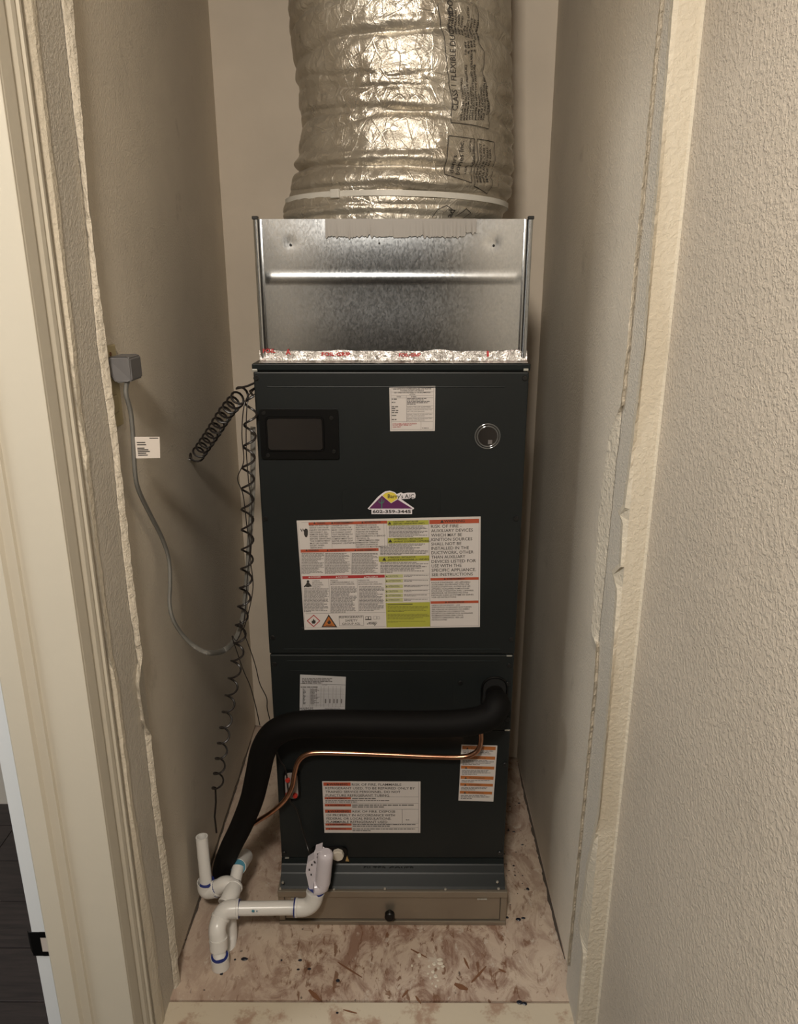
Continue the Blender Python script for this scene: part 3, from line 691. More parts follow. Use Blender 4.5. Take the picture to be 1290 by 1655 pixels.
for i, (y, t) in enumerate(((583, 'CAUTION'), (613, 'ATTENTION'), (648, 'ATENCION'), (679, 'CAUTION'), (706, 'ATTENTION'), (733, 'ATENCION'))):
    L.rect(597, y-3, 709, y+(18 if i != 5 else 20), M_YEL2); tri(L, 607, y+12, 9, I); L.text(617, y+13, t, 11, G, len(t)*8.6, bold=.01)
    L.lines(716, y, 870, y+14, 2, G, seed=20+i); L.rect(710, y-4, 878, y-3, G)
L.rect(602, 757, 881, 912, M_YEL); L.rect(612, 767, 770, 771, I, .0004); L.lines(612, 780, 870, 820, 5, I, .28, seed=31); L.lines(612, 828, 876, 866, 5, I, .28, seed=32); L.lines(612, 874, 850, 886, 2, I, .28, seed=33)
L.rect(876, 232, 1190, 259, M_ORANGE); tri(L, 956, 253, 19, I); L.text(969, 252, 'WARNING', 17, M_INK, 130, bold=.015)
T = ['RISK OF FIRE -', 'AUXILIARY DEVICES', 'WHICH MAY BE', 'IGNITION SOURCES', 'SHALL NOT BE', 'INSTALLED IN THE', 'DUCTWORK, OTHER', 'THAN AUXILIARY', 'DEVICES LISTED FOR', 'USE WITH THE', 'SPECIFIC APPLIANCE.', 'SEE INSTRUCTIONS']
Wd = [193, 264, 195, 260, 190, 238, 266, 214, 281, 190, 280, 260]
for i, t in enumerate(T): L.text(886+i*.4, 286+i*27.7, t, 19, I, Wd[i], bold=.006)
L.rect(883, 600, 1188, 616, M_ORANGE); L.text(985, 613, 'AVERTISSEMENT', 10, I, 115, bold=.02); tri(L, 973, 612, 10, I)
for i, t in enumerate(["RISQUE D'INCENDIE - LES APPAREILS", 'AUXILIAIRES QUI PEUVENT ETRE UNE', "SOURCE D'IGNITION, AUTRES QUE LES", 'APPAREILS AUXILIAIRES HOMOLOGUES', "POUR UNE UTILISATION AVEC L'APPAREIL", 'SPECIFIQUE, NE DOIVENT PAS ETRE', 'INSTALLES DANS LE SYSTEME DE GAINES.', 'VOIR LES INSTRUCTIONS']): L.text(889, 636+i*13.3, t, 8.6, I, len(t)*7.45, bold=.01)
L.rect(884, 747, 1187, 763, M_ORANGE); L.text(992, 760, 'ADVERTENCIA', 10, I, 105, bold=.02); tri(L, 981, 759, 10, I)
for i, t in enumerate(['RIESGO DE INCENDIO - LOS', 'DISPOSITIVOS AUXILIARES QUE PUEDEN', 'SER FUENTES DE IGNICION NO DEBEN', 'INSTALARSE EN LOS CONDUCTOS,', 'EXCEPTO LOS DISPOSITIVOS AUXILIARES', 'ENUMERADOS PARA USAR CON EL', 'APARATO ESPECIFICO. VEA LAS', 'INSTRUCCIONES']): L.text(891, 780+i*13.0, t, 8.4, I, len(t)*7.4, bold=.01)
L.rect(876, 232, 877.5, 912, G); L.rect(1187, 232, 1188.5, 908, G); L.rect(884, 905, 1188, 906.5, G)
L.done()
# service label top (15.18x view)
L = Sheet([(65, 70), (1195, 60), (1182, 1160), (85, 1168)], YF, 'service_label', M_LABEL, 'small white service label with red note', cs=(625, 620, 15.176))
L.text(160, 150, 'LEAK DETECTION SYSTEM INSTALLED. UNIT MUST BE', 34, I, 930, bold=.015); L.text(340, 188, 'POWERED EXCEPT FOR SERVICE', 30, I, 570, bold=.015)
L.text(180, 237, 'TEST OPERATION AND REFER TO THE RECOMMENDED', 32, I, 900, bold=.015); L.text(560, 280, 'ACTION', 32, I, 140, bold=.015)
for y in (200, 292, 345, 930): L.rect(112, y, 1145, y+5, G)
L.rect(485, 292, 491, 930, G); L.rect(842, 930, 848, 1125, G); L.frame(110, 105, 1148, 1130, 5, G)
L.text(250, 335, 'MODE', 28, I, 100); L.lines(600, 308, 1040, 340, 1, G, .6); L.lines(500, 350, 1060, 520, 5, G, .6, seed=2)
for y in (545, 610, 720, 830): L.rect(491, y, 1145, y+5, G)
for i, y in enumerate((360, 440, 545, 590, 640, 690, 760, 860)): L.lines(125, y, 470, y+45, 1 if i in (0, 6, 7) else 1, G, .6, seed=i+3)
L.text(500, 588, 'SAME AS THE LOW ALARM MODE', 26, I, 580)
for y in (655, 765, 868): L.text(500, y, 'NORMAL, TURN OFF POWER AND THEN', 24, G, 610); L.text(500, y+40, 'GET THE UNIT SERVICED', 24, G, 430)
for y, t, wd in ((1000, 'IF THE ALARM IS SENSED BY THE SENSOR', 590), (1035, 'DO NOT RESET. REPAIR THE', 460), (1078, 'LEAK FIRST', 200)): L.text(150, y, t, 30, M_RED, wd, bold=.01)
L.lines(870, 1075, 1100, 1105, 1, G, .6); L.done()
# rating table label
L = Sheet([(145, 75), (1205, 130), (1185, 888), (133, 920)], YF, 'rating_label', mat('silver_label', (.42, .41, .41), .4), 'silver grey rating table label', cs=(475, 1085, 14.333))
L.lines(190, 150, 960, 285, 4, G, .65); L.rect(150, 295, 1195, 302, I); L.text(660, 325, 'RATINGS', 22, G, 110)
for x in (205, 370, 430, 520, 625, 695, 800, 900, 975, 1080): L.rect(x, 345, x+5, 830, G)
for i in range(17): L.rect(205, 400+i*26, 1170, 403+i*26, M_GRAYINK)
for i in range(14):
    L.lines(215, 405+i*26, 315, 424+i*26, 1, I, .7, seed=i); L.lines(385, 405+i*26, 690, 424+i*26, 1, G, .7, seed=i+40)
for k, x in enumerate((720, 820, 915, 990, 1090)): L.rect(x, 640, x+30, 740, G)
L.lines(160, 345, 1170, 385, 1, G, .6); L.text(140, 895, 'MINIMUM', 60, I, 300); L.text(720, 880, 'PRINTED IN USA', 34, G, 360); L.done()
# small amber label low right (15.76x view)
L = Sheet([(172, 133), (1088, 160), (985, 1585), (95, 1558)], YF, 'caution_label', M_LABEL, 'narrow label with six amber warning bars', cs=(735, 1195, 15.76))
for i, (y0, y1, x0, x1, ly) in enumerate(((175, 262, 195, 1045, 430), (425, 505, 175, 1030, 665), (680, 755, 160, 1010, 910), (935, 1015, 150, 990, 1105), (1120, 1190, 140, 975, 1310), (1320, 1390, 130, 955, 1530))):
    L.rect(x0, y0, x1, y1, M_ORANGE2); tri(L, x0+130, y1-12, 52, I); L.text(x0+210, y1-20, ('WARNING', 'WARNING', 'AVERTISSEMENT', 'WARNING', 'AVERTISSEMENT', 'ADVERTENCIA')[i], 40, M_CHIP, 330 if i % 2 == 0 else 400, bold=.02)
    L.lines(x0+25, y1+20, x1-30, ly-5, max(2, int((ly-y1-20)/32)), G, .5, seed=i+50)
L.done()
# lower warning label (7.371x view)
L = Sheet([(42, 58), (1214, 60), (1212, 672), (70, 670)], YF, 'flammable_refrigerant_label', M_LABEL, 'wide white label warning of flammable refrigerant', cs=(515, 1255, 7.371))
O = M_ORANGE
L.rect(58, 70, 382, 110, O); tri(L, 110, 104, 26, I); L.text(130, 104, 'WARNING', 24, I, 215, bold=.02)
L.text(396, 107, 'RISK OF FIRE. FLAMMABLE', 27, I, 590, bold=.008); L.text(80, 150, 'REFRIGERANT USED. TO BE REPAIRED ONLY BY', 27, I, 1068, bold=.008); L.text(84, 193, 'TRAINED SERVICE PERSONNEL. DO NOT', 27, I, 890, bold=.008); L.text(85, 236, 'PUNCTURE REFRIGERANT TUBING.', 27, I, 765, bold=.008)
L.rect(72, 246, 386, 270, O); L.text(120, 266, 'AVERTISSEMENT', 14, I, 220, bold=.02); tri(L, 105, 266, 15, I); L.lines(400, 252, 1165, 275, 1, G, .55); L.lines(80, 278, 1170, 312, 2, G, .55, seed=4)
L.rect(74, 326, 388, 356, O); L.text(135, 348, 'ADVERTENCIA', 14, I, 185, bold=.02); tri(L, 118, 348, 15, I); L.lines(400, 330, 1165, 375, 2, G, .55, seed=5)
L.rect(76, 394, 390, 432, O); tri(L, 120, 426, 26, I); L.text(140, 426, 'WARNING', 24, I, 220, bold=.02)
L.text(404, 428, 'RISK OF FIRE. DISPOSE', 27, I, 510, bold=.008); L.text(95, 472, 'OF PROPERLY IN ACCORDANCE WITH', 27, I, 815, bold=.008); L.text(96, 512, 'FEDERAL OR LOCAL REGULATIONS.', 27, I, 770, bold=.008); L.text(97, 552, 'FLAMMABLE REFRIGERANT USED.', 27, I, 735, bold=.008)
L.rect(82, 560, 394, 584, O); L.text(135, 579, 'AVERTISSEMENT', 14, I, 205, bold=.02); tri(L, 116, 579, 15, I); L.lines(404, 564, 1160, 600, 2, G, .55, seed=6)
L.rect(84, 610, 396, 636, O); L.text(145, 630, 'ADVERTENCIA', 14, I, 185, bold=.02); tri(L, 128, 630, 15, I); L.lines(404, 615, 1160, 655, 2, G, .55, seed=7)
for y in (240, 318, 388, 556, 604): L.rect(60, y, 1190, y+2.5, G)
L.rect(994, 390, 998, 556, G); L.rect(1188, 64, 1191, 664, G); L.lines(1040, 508, 1135, 524, 1, G, .6); L.done()
# installer's sticker (11.727x view)
L = Sheet([(240, 490), (1010, 490), (1010, 596), (240, 596)], YF, 'installer_sticker', M_STWHITE, 'small purple mountain and yellow sun sticker', cs=(580, 780, 11.727))
L.poly([(168, 492), (360, 270), (440, 205), (500, 165), (590, 152), (680, 180), (720, 215), (800, 185), (840, 205), (930, 190), (1060, 190), (1078, 230), (1070, 290), (1020, 310), (985, 285), (960, 305), (800, 310), (1045, 480), (1045, 500), (1010, 512), (200, 512)], M_STWHITE, .0002)
L.poly([(195, 490), (440, 245), (612, 390), (735, 318), (1015, 490)], M_PURPLE, .0005)
L.poly([(450, 245), (500, 200), (585, 175), (670, 195), (725, 245), (735, 300), (612, 385)], M_YELLOW, .0004)
L.poly([(425, 488), (425, 300), (435, 285), (446, 300), (446, 488)], M_GREEN, .0006)
L.poly([(425, 400), (380, 375), (368, 345), (382, 335), (392, 362), (425, 378)], M_GREEN, .0006); L.poly([(446, 395), (478, 370), (486, 325), (474, 322), (464, 360), (446, 375)], M_GREEN, .0006)
L.text(548, 292, "Barry's A/C", 72, I, 500, bold=.015, lift=.0007); L.text(262, 572, '602-359-3445', 55, I, 725, bold=.03, lift=.0007); L.done()
# pressed lettering in the lower panel
def raised_text(string, x0, x1, pyb, h, Y, m, name):
    v, f, lo, hi = text_mesh(string, .0); a, b = fz(x0, pyb, Y), fz(x1, pyb, Y); s_ = (b.x-a.x)/(hi-lo)
    bm = bmesh.new(); vs = [bm.verts.new((a.x+(p-lo)*s_, Y, a.z+q*h/CAP)) for p, q in v]
    for q in f:
        try: bm.faces.new([vs[k] for k in q])
        except ValueError: pass
    r = bmesh.ops.extrude_face_region(bm, geom=bm.faces[:]); bmesh.ops.translate(bm, vec=(0, .0012, 0), verts=[g for g in r['geom'] if isinstance(g, bmesh.types.BMVert)])
    link(name, bm, m, UNIT)
raised_text('FILTER COVER', 588, 670, 1407, .0095, YF-.0095, M_STEEL2, 'pressed_lettering')

# ------------------------------------------------------------------ filter rack under the unit
YRK = 1.181
RK = empty('filter_rack', ((UX0+UX1)/2, YRK+.2, 0), 'low dull galvanized filter rack under the charcoal cabinet', 'filter rack')
rx0, rx1 = UX0-.0035, UX1+.0035
bm = bmesh.new(); box(bm, rx0, rx1, YRK+.006, YBK, 0.0005, .0848, .001); link('rack_body', bm, M_GALV2, RK)
bm = bmesh.new(); box(bm, rx0, rx1, YRK-.006, YRK+.006, .0705, .0850, .0012); link('top_rail', bm, M_GALV2, RK)
bm = bmesh.new(); box(bm, rx0, rx1, YRK-.004, YRK+.006, .0005, .0095, .0012); link('bottom_rail', bm, M_GALV2, RK)
for xa, xb in ((rx0, rx0+.012), (rx1-.012, rx1)):
    bm = bmesh.new(); box(bm, xa, xb, YRK-.002, YRK+.006, .0098, .0702, .001); link('side_post', bm, M_GALV2, RK)
bm = bmesh.new(); box(bm, rx0+.0128, rx1-.0128, YRK-.0005, YRK+.0045, .0125, .0685, .001); dr = link('filter_door', bm, M_GALV2, RK)
for px in (479, 779):
    p = aY(px, 1451, YRK-.003)
    for k in (-1, 0, 1):
        bm = bmesh.new(); tube(bm, [(p.x+k*.0065-.003, YRK-.0075, .0690), (p.x+k*.0065+.003, YRK-.0075, .0690)], .0016, 8); link('hinge_knuckle', bm, M_CLIP, dr)
p = aY(630, 1480, YRK-.01); bm = bmesh.new(); tube(bm, [(p.x, YRK-.0005, p.z+.002), (p.x, YRK-.007, p.z+.002), (p.x, YRK-.008, p.z+.002), (p.x, YRK-.016, p.z+.002), (p.x, YRK-.018, p.z+.002)], lambda t: .004 if t < .3 else (.010 if t < .9 else .008), 18); link('door_knob', bm, M_BLACK, dr, smooth=True, label='round black door knob')
for (px, py) in [(453, 1437), (457, 1427), (540, 1438), (622, 1437), (720, 1438), (806, 1437), (804, 1426)]:
    p = aY(px, py, YRK-.004); bm = bmesh.new(); disc_y(bm, (p.x, YRK-.0015, p.z), .0026, .0028, 10); link('rivet', bm, M_CLIP, RK)

# ------------------------------------------------------------------ plenum
YP = 1.232
pa, pb = aY(409, 354, YP), aY(421.5, 579, YP); pc = aY(863.5, 355, YP); pd = aY(848.5, 579, YP)
PZ0, PZ1 = 1.1025, pa.z
PX0, PX1 = (pa.x+pb.x)/2, (pc.x+pd.x)/2
PL = empty('supply_plenum', ((PX0+PX1)/2, YP+.2, PZ0), 'square galvanized sheet metal plenum box between cabinet and duct', 'plenum')
bm = bmesh.new()   # front panel, softly oil-canned, with horizontal bead
nx, nz = 72, 40; grid = []
for j in range(nz+1):
    row = []
    for i in range(nx+1):
        u, v = i/nx, j/nz; x = PX0+.008+(PX1-PX0-.016)*u; z = PZ0+.010+(PZ1-PZ0-.010)*v
        zb = fz(640, 449, YP).z; d = (z-zb)/.0032
        y = YP-.0030*math.exp(-d*d)*(1 if .02 < u < .98 else 0) - .0035*math.sin(math.pi*u)*math.sin(math.pi*v)*(.6+.4*math.cos(v*7))
        for (qx, qz) in ((470, 392), (798, 393)):
            q = fz(qx, qz, YP); rr = ((x-q.x)**2+(z-q.z)**2)**.5; y += .0008*math.exp(-(rr/.007)**2)
        row.append(bm.verts.new((x, y, z)))
    grid.append(row)
for j in range(nz):
    for i in range(nx): bm.faces.new((grid[j][i], grid[j][i+1], grid[j+1][i+1], grid[j+1][i]))

front = link('front_panel', bm, M_GALV, PL); 
for p in front.data.polygons: p.use_smooth = True
bm = bmesh.new(); YPB = 1.665
box(bm, PX0+.003, PX0+.006, YP+.003, YPB, PZ0, PZ1); box(bm, PX1-.006, PX1-.003, YP+.003, YPB, PZ0, PZ1); box(bm, PX0+.006, PX1-.006, YPB-.003, YPB, PZ0, PZ1)
link('side_panel', bm, M_GALV, PL)
bm = bmesh.new(); prism(bm, [(PX0+.004, YP+.002, PZ1-.001), (PX1-.004, YP+.002, PZ1-.001), (PX1-.004, YPB, PZ1-.001), (PX0+.004, YPB, PZ1-.001)], (0, 0, .0012)); link('top_panel', bm, M_GALV, PL)
for sx, (pt, pbm) in ((1, (pa, pb)), (-1, (pc, pd))):
    bm = bmesh.new(); X = PX0 if sx == 1 else PX1
    # folded corner seam: rounded standing roll and a dark joint beside it
    tube(bm, [(X+sx*.004, YP-.001, PZ0+.002), (X+sx*.004, YP-.0015, PZ1+.001)], .0040, 12, flat=.7)
    box(bm, *sorted((X+sx*.0085, X+sx*.0135)), YP-.0022, YP+.001, PZ0+.004, PZ1, .0006)
    s_ = link('corner_seam', bm, M_GALV, PL, smooth=True)
    bm = bmesh.new(); box(bm, *sorted((X+sx*.0076, X+sx*.0088)), YP-.0032, YP+.001, PZ0+.004, PZ1-.001); link('seam_joint', bm, M_DARKGAP, s_)
    bm = bmesh.new(); box(bm, *sorted((X-sx*.001, X+sx*.008)), YP-.006, YP+.004, PZ1-.001, PZ1+.004, .001); link('seam_tab', bm, M_SCREW, s_)
for (qx, qz) in ((470, 396), (798, 397)):
    q = fz(qx, qz, YP); bm = bmesh.new(); disc_y(bm, (q.x, YP+.001, q.z), .0021, .003, 10); link('screw', bm, M_SCREW, PL)
q = fz(613, 393, YP); bm = bmesh.new(); disc_y(bm, (q.x, YP-.002, q.z), .0014, .002, 8); link('rivet', bm, M_SCREW, PL)
# dull grey sealant smeared along the top edge
bm = bmesh.new(); ptsT, ptsB = [], []
for i in range(161):
    t = i/160; px = 526+(770-526)*t; zz = fz(px, 383+3*noise.noise(Vector((t*9, 2, 0)))+5*noise.noise(Vector((t*60, 5, 0)))-(6 if t > .93 else 0)-(t*0), YP).z
    x = fz(px, 370, YP).x; ptsT.append(bm.verts.new((x, YP-.0017, PZ1+.0003))); ptsB.append(bm.verts.new((x, YP-.0042, zz)))
for i in range(160): bm.faces.new((ptsT[i], ptsT[i+1], ptsB[i+1], ptsB[i]))
link('sealant_smear', bm, M_MASTIC, PL, label='dull grey sealant smeared along the top edge')
# foil tape at the foot: crumpled strip from plenum front down onto the cap
bm = bmesh.new(); prev = None
for i in range(91):
    t = i/90; x = PX0-.001+(PX1-PX0+.002)*t; r = []
    for k, (y, z) in enumerate(((YP-.0018, PZ0+.018), (YP-.003, PZ0+.008), (YP-.004, PZ0+.0025), (YP-.010, PZ0+.0006), (YF-.0005, PZ0-.0002))):
        nn = .0016*noise.noise(Vector((x*60, k*2.3, 0))); nn2 = .003*noise.noise(Vector((x*25, k, 4))) if k == 0 else 0
        r.append(bm.verts.new((x, y-abs(nn) if k < 4 else y, z+nn2+(abs(nn)*.6 if 1 < k < 4 else 0))))
    if prev:
        for k in range(4): bm.faces.new((prev[k], prev[k+1], r[k+1], r[k]))
    prev = r
tp = link('foil_tape', bm, M_TAPE, PL, label='crumpled silver foil tape with red print')
for cx, s_ in ((466, 'A'), (790, 'I'), (434, 'II')):
    pass
def flat_text(s_, xa, xb, pyb, h, Y):
    bm = bmesh.new(); v, f, lo, hi = text_mesh(s_, .02); a, b = fz(xa, pyb, Y), fz(xb, pyb, Y); k = (b.x-a.x)/(hi-lo)
    vs = [bm.verts.new((a.x+(p-lo)*k, Y, a.z+q*h/CAP)) for p, q in v]
    for q in f:
        try: bm.faces.new([vs[i] for i in q])
        except ValueError: pass
    link('tape_print', bm, M_REDINK, tp)
flat_text('A', 462, 470, 573, .0085, YP-.0052); flat_text('FOIL-GRIP', 520, 566, 575, .0055, YP-.0052); flat_text('FOIL-GRIP', 645, 680, 576, .005, YP-.0052); flat_text('I', 787, 790, 576, .0085, YP-.0052); flat_text('FOIL', 425, 445, 570, .006, YP-.0052)


# ------------------------------------------------------------------ flexible duct
DC = Vector((0, YP+.222)); 
# half widths / axis offsets measured over height
prof = []
for (py, l, r) in [(-330, 470, 824), (-200, 468, 824), (-90, 466, 825), (0, 467, 825), (60, 469, 826), (130, 479, 827), (200, 487, 829), (255, 483, 829), (290, 472, 829), (318, 468, 826), (335, 462, 820), (352, 456, 812), (372, 462, 800)]:
    a, b = aY(l, py, DC.y), aY(r, py, DC.y); prof.append((a.z, (a.x+b.x)/2, (b.x-a.x)/2*.992))
prof.sort()
def dprof(z):
    if z <= prof[0][0]: return prof[0][1:]
    if z >= prof[-1][0]: return prof[-1][1:]
    for i in range(len(prof)-1):
        if prof[i][0] <= z <= prof[i+1][0]:
            t = (z-prof[i][0])/(prof[i+1][0]-prof[i][0]); t = t*t*(3-2*t); return tuple(prof[i][k]*(1-t)+prof[i+1][k]*t for k in (1, 2))
creases = []
for cpx, dep, slope in [(-60, .005, .02), (8, .007, .02), (50, .008, -.012), (88, .003, .03), (112, .005, -.02), (146, .004, .01), (163, .006, .015), (194, .007, -.02), (207, .004, .03), (232, .003, -.02), (255, .008, .012), (272, .006, -.01), (283, .004, .02), (300, .007, .004), (309, .008, .0), (331, .006, .0), (347, .007, 0)]:
    z = aY(620, cpx, DC.y-.185).z; creases.append((z, dep, slope))
ZD0, ZD1 = PZ1-.001, CEIL-.002
def drad(th, z):
    """radius of the foil jacket; th = 0 faces the camera"""
    cx, R = dprof(z); d = 0
    for i, (cz, dep, sl) in enumerate(creases):
        zz = cz+sl*math.sin(th+i*1.7)+.006*noise.noise(Vector((math.cos(th)*2.2, math.sin(th)*2.2, i*3.7)))
        k = (z-zz)/.0055; am = .45+.75*max(0, noise.noise(Vector((math.cos(th)*1.6+i*5, math.sin(th)*1.6, 2)))+.35)
        if abs(k) < 5: d += dep*am*(math.exp(-abs(k)*1.15) - .30*math.exp(-((k-2.2)/1.4)**2))
    q = Vector((math.cos(th)*R*26, math.sin(th)*R*26, z*30))
    d -= .0022*noise.noise(q) + .0018*abs(noise.noise(q*2.1)) + .0003*noise.noise(q*6)
    return cx, R-d
NT, NZ = 420, 300
bm = bmesh.new(); rings = []
for j in range(NZ+1):
    z = ZD0+(ZD1-ZD0)*(j/NZ)**1.15; row = []
    for i in range(NT):
        th = 2*math.pi*i/NT; cx, r = drad(th, z); row.append(bm.verts.new((cx+r*math.sin(th), DC.y-r*math.cos(th), z)))
    rings.append(row)
for j in range(NZ):
    for i in range(NT):
        k = (i+1) % NT; bm.faces.new((rings[j][i], rings[j][k], rings[j+1][k], rings[j+1][i]))
DU = empty('flexible_duct', (prof[0][1], DC.y, ZD0), 'thick crumpled silver foil flexible duct standing on the plenum', 'duct')
dj = link('foil_jacket', bm, M_FOIL, DU)
for p in dj.data.polygons: p.use_smooth = True
# nylon tie near the bottom
bm = bmesh.new(); prev = None; NB = 160; first = None
for i in range(NB):
    th = 2*math.pi*i/NB; z0 = aY(620, 316, DC.y-.185).z+.004*math.sin(th+2.5)
    r = []
    for dz, dr in ((-.0042, .0012), (-.0042, .0032), (.0042, .0032), (.0042, .0012)):
        cx, rr = dprof(z0); rr = rr-.0015; r.append(bm.verts.new((cx+(rr+dr)*math.sin(th), DC.y-(rr+dr)*math.cos(th), z0+dz)))
    if prev:
        for k in range(4): bm.faces.new((prev[k], prev[(k+1) % 4], r[(k+1) % 4], r[k]))
    else: first = r
    prev = r
for k in range(4): bm.faces.new((prev[k], prev[(k+1) % 4], first[(k+1) % 4], first[k]))
tie = link('nylon_tie', bm, M_TIE, DU, label='white nylon zip tie round the duct')
def on_duct(th, z, off=.0009): cx, r = drad(th, z); return Vector((cx+(r+off)*math.sin(th), DC.y-(r+off)*math.cos(th), z))
cx, rr = dprof(z0); th = -.50; c = on_duct(th, aY(620, 316, DC.y-.185).z+.004*math.sin(th+2.5), .0045)
bm = bmesh.new(); box(bm, -.008, .008, -.003, .003, -.0065, .0065, .001); bm.transform(Matrix.Translation(c) @ Matrix.Rotation(th, 4, 'Z')); link('tie_head', bm, M_TIE, tie)
# printing that runs up the jacket
def th_z(px, py):
    """angle and height where the sight line meets the mean jacket"""
    d = ray(px, py); cx, R = .005, .187; o = _O-Vector((cx, DC.y, 0)); a = d.x**2+d.y**2; b = 2*(o.x*d.x+o.y*d.y); c = o.x**2+o.y**2-R*R
    t = (-b-math.sqrt(max(0, b*b-4*a*c)))/(2*a); p = _O+d*t; return math.atan2(p.x-cx, -(p.y-DC.y)), p.z
bm = bmesh.new()
def vtext(s_, px, py0, py1, hpx, bold=0.0):
    """reads upwards; baseline at px, from py0 (low) to py1 (high), letters hpx tall towards the left"""
    v, f, lo, hi = text_mesh(s_, bold); th0, z0 = th_z(px, py0); _, z1 = th_z(px, py1); th1, _ = th_z(px-hpx, (py0+py1)/2)
    thm, _ = th_z(px, (py0+py1)/2); vs = []
    for a, b in v: vs.append(bm.verts.new(on_duct(thm+(th1-thm)*b/CAP, z0+(z1-z0)*(a-lo)/(hi-lo))))
    for q in f:
        try: bm.faces.new([vs[i] for i in q])
        except ValueError: pass
def vline(pts, wd=.0009):
    P = [th_z(*p) for p in pts]; 
    for (a, za), (b, zb) in zip(P[:-1], P[1:]):
        n = max(2, int(((a-b)**2*.03+(za-zb)**2)**.5/.004)); prev = None
        L_ = Vector(((b-a)*.187, zb-za)); nn = Vector((-L_.y, L_.x)).normalized()*wd*.6
        for i in range(n+1):
            t = i/n; th, z = a+(b-a)*t, za+(zb-za)*t
            r = (bm.verts.new(on_duct(th+nn.x/.187, z+nn.y)), bm.verts.new(on_duct(th-nn.x/.187, z-nn.y)))
            if prev: bm.faces.new((prev[0], prev[1], r[1], r[0]))
            prev = r
vtext('CLASS 1 FLEXIBLE DUCT INDOOR', 739, 179, -20, 9, .005)
rnd = random.Random(4)
body = ['PER UL 181 STANDARD', 'MAXIMUM VELOCITY', 'MAXIMUM POSITIVE PRESSURE', 'WITH PLAIN ENDS', 'WITH FACTORY INSTALLED COLLARS', 'MAXIMUM NEGATIVE PRESSURE', 'FLAME SPREAD', 'SMOKE DEVELOPED', 'FOR INSTALLATION IN', 'COMPLIES WITH']
for i, t in enumerate(body):
    L_ = len(t)*3.6; y0 = 198-(4 if i < 9 else 12); vtext(t, 747+i*4.6, y0, y0-L_, 3.0, .02)
body2 = ['TESTED UNDER', 'TESTED IN', 'TEMPERATURE', 'AND LINED', 'AND COND.', '10 IN', 'PRODUCT LISTED', 'CLEARANCE', 'DUCT TYPE', 'UL LISTED']
for i, t in enumerate(body2):
    L_ = len(t)*3.6; y0 = 52+(i*1.5); vtext(t, 735+i*5.0, y0, y0-L_, 3.0, .02)
for i, t in enumerate(['10 IN', '6 IN', '4 IN', '2 IN']): vtext(t, 757+i*5, 88-i, 68-i, 3.0, .02)
vline([(716, 8), (722, 60), (725, 125), (728, 165), (727, 200)]); vline([(727, 198), (760, 201), (790, 208)]); vline([(790, 208), (788, 150), (783, 120), (786, 85), (778, 70), (781, 20), (779, 8)])
vtext('denrs', 737, 281, 252, 7, .006); vtext('bones Inc.', 747, 283, 228, 7.5, .006); vtext('USA', 757, 282, 268, 3, .01); vtext('VERSION', 759, 247, 226, 2.6, .01); vtext('LABEL 2001', 763, 270, 238, 2.6, .01)
vline([(722, 220), (764, 225), (763, 297), (722, 283), (722, 220)]); vline([(769, 225), (796, 230), (793, 314), (768, 302), (769, 225)])
for i, t in enumerate(['BUILDING CODE DUCT', 'MEETS THE CLASS 1', 'INSULATED WALL', 'MADE IN USA']): vtext(t, 774+i*4.8, 296, 232+i*3, 2.8, .02)
vtext('ad', 752, 352, 340, 10, .01); vline([(722, 352), (726, 340), (738, 333), (748, 340)]); vline([(758, 350), (768, 338), (776, 345), (770, 354)])
link('jacket_print', bm, M_INK, dj)

# ------------------------------------------------------------------ refrigerant lines
HX = fz(799, 1118)
path = [(HX.x, YF-.003, HX.z), (HX.x+.001, YF-.024, HX.z-.003), (fz(803, 1140, 1.168).x, 1.168, fz(803, 1140, 1.168).z)]
for px, py, Y in [(790, 1158, 1.156), (750, 1168, 1.150), (680, 1171, 1.150), (600, 1170, 1.150), (530, 1169, 1.150), (477, 1172, 1.152), (444, 1185, 1.157), (426, 1212, 1.162), (417, 1250, 1.168), (407, 1292, 1.178), (390, 1335, 1.195), (370, 1376, 1.215), (360, 1408, 1.235), (366, 1432, 1.248)]:
    p = aY(px, py, Y); path.append(tuple(p))
path.append((path[-1][0]+.006, path[-1][1]+.004, .0225))
sp_ = spline(path, 7)
SL = empty('suction_line', (path[-1][0], path[-1][1], 0), 'thick black foam insulated refrigerant line bending across the cabinet front', 'insulated pipe')
bm = bmesh.new(); tube(bm, sp_, lambda t: .0165+.0075*min(1, t*9) if t < .12 else (.024 if t < .55 else .024-.0045*min(1, (t-.55)/.4)), 24)
link('foam_sleeve', bm, M_FOAM, SL, smooth=True)
bm = bmesh.new(); cp = [aY(px, py, Y) for px, py, Y in [(777, 1176, 1.185), (777.5, 1196, 1.187), (774, 1210, 1.188), (764, 1219, 1.189), (745, 1223.5, 1.190), (700, 1223, 1.190), (620, 1219.5, 1.190), (550, 1217, 1.189), (512, 1216.5, 1.188), (494, 1220, 1.187), (482, 1231, 1.186), (476, 1250, 1.186), (472, 1272, 1.184), (460, 1294, 1.186), (440, 1312, 1.195), (420, 1325, 1.205), (400, 1338, 1.222), (388, 1352, 1.232)]]
tube(bm, spline(cp, 6), .0047, 12); link('copper_line', bm, M_COPPER, None, smooth=True)
tag(bpy.data.objects['copper_line'], 'thin bare copper tube bending below the black insulated line', 'copper pipe')

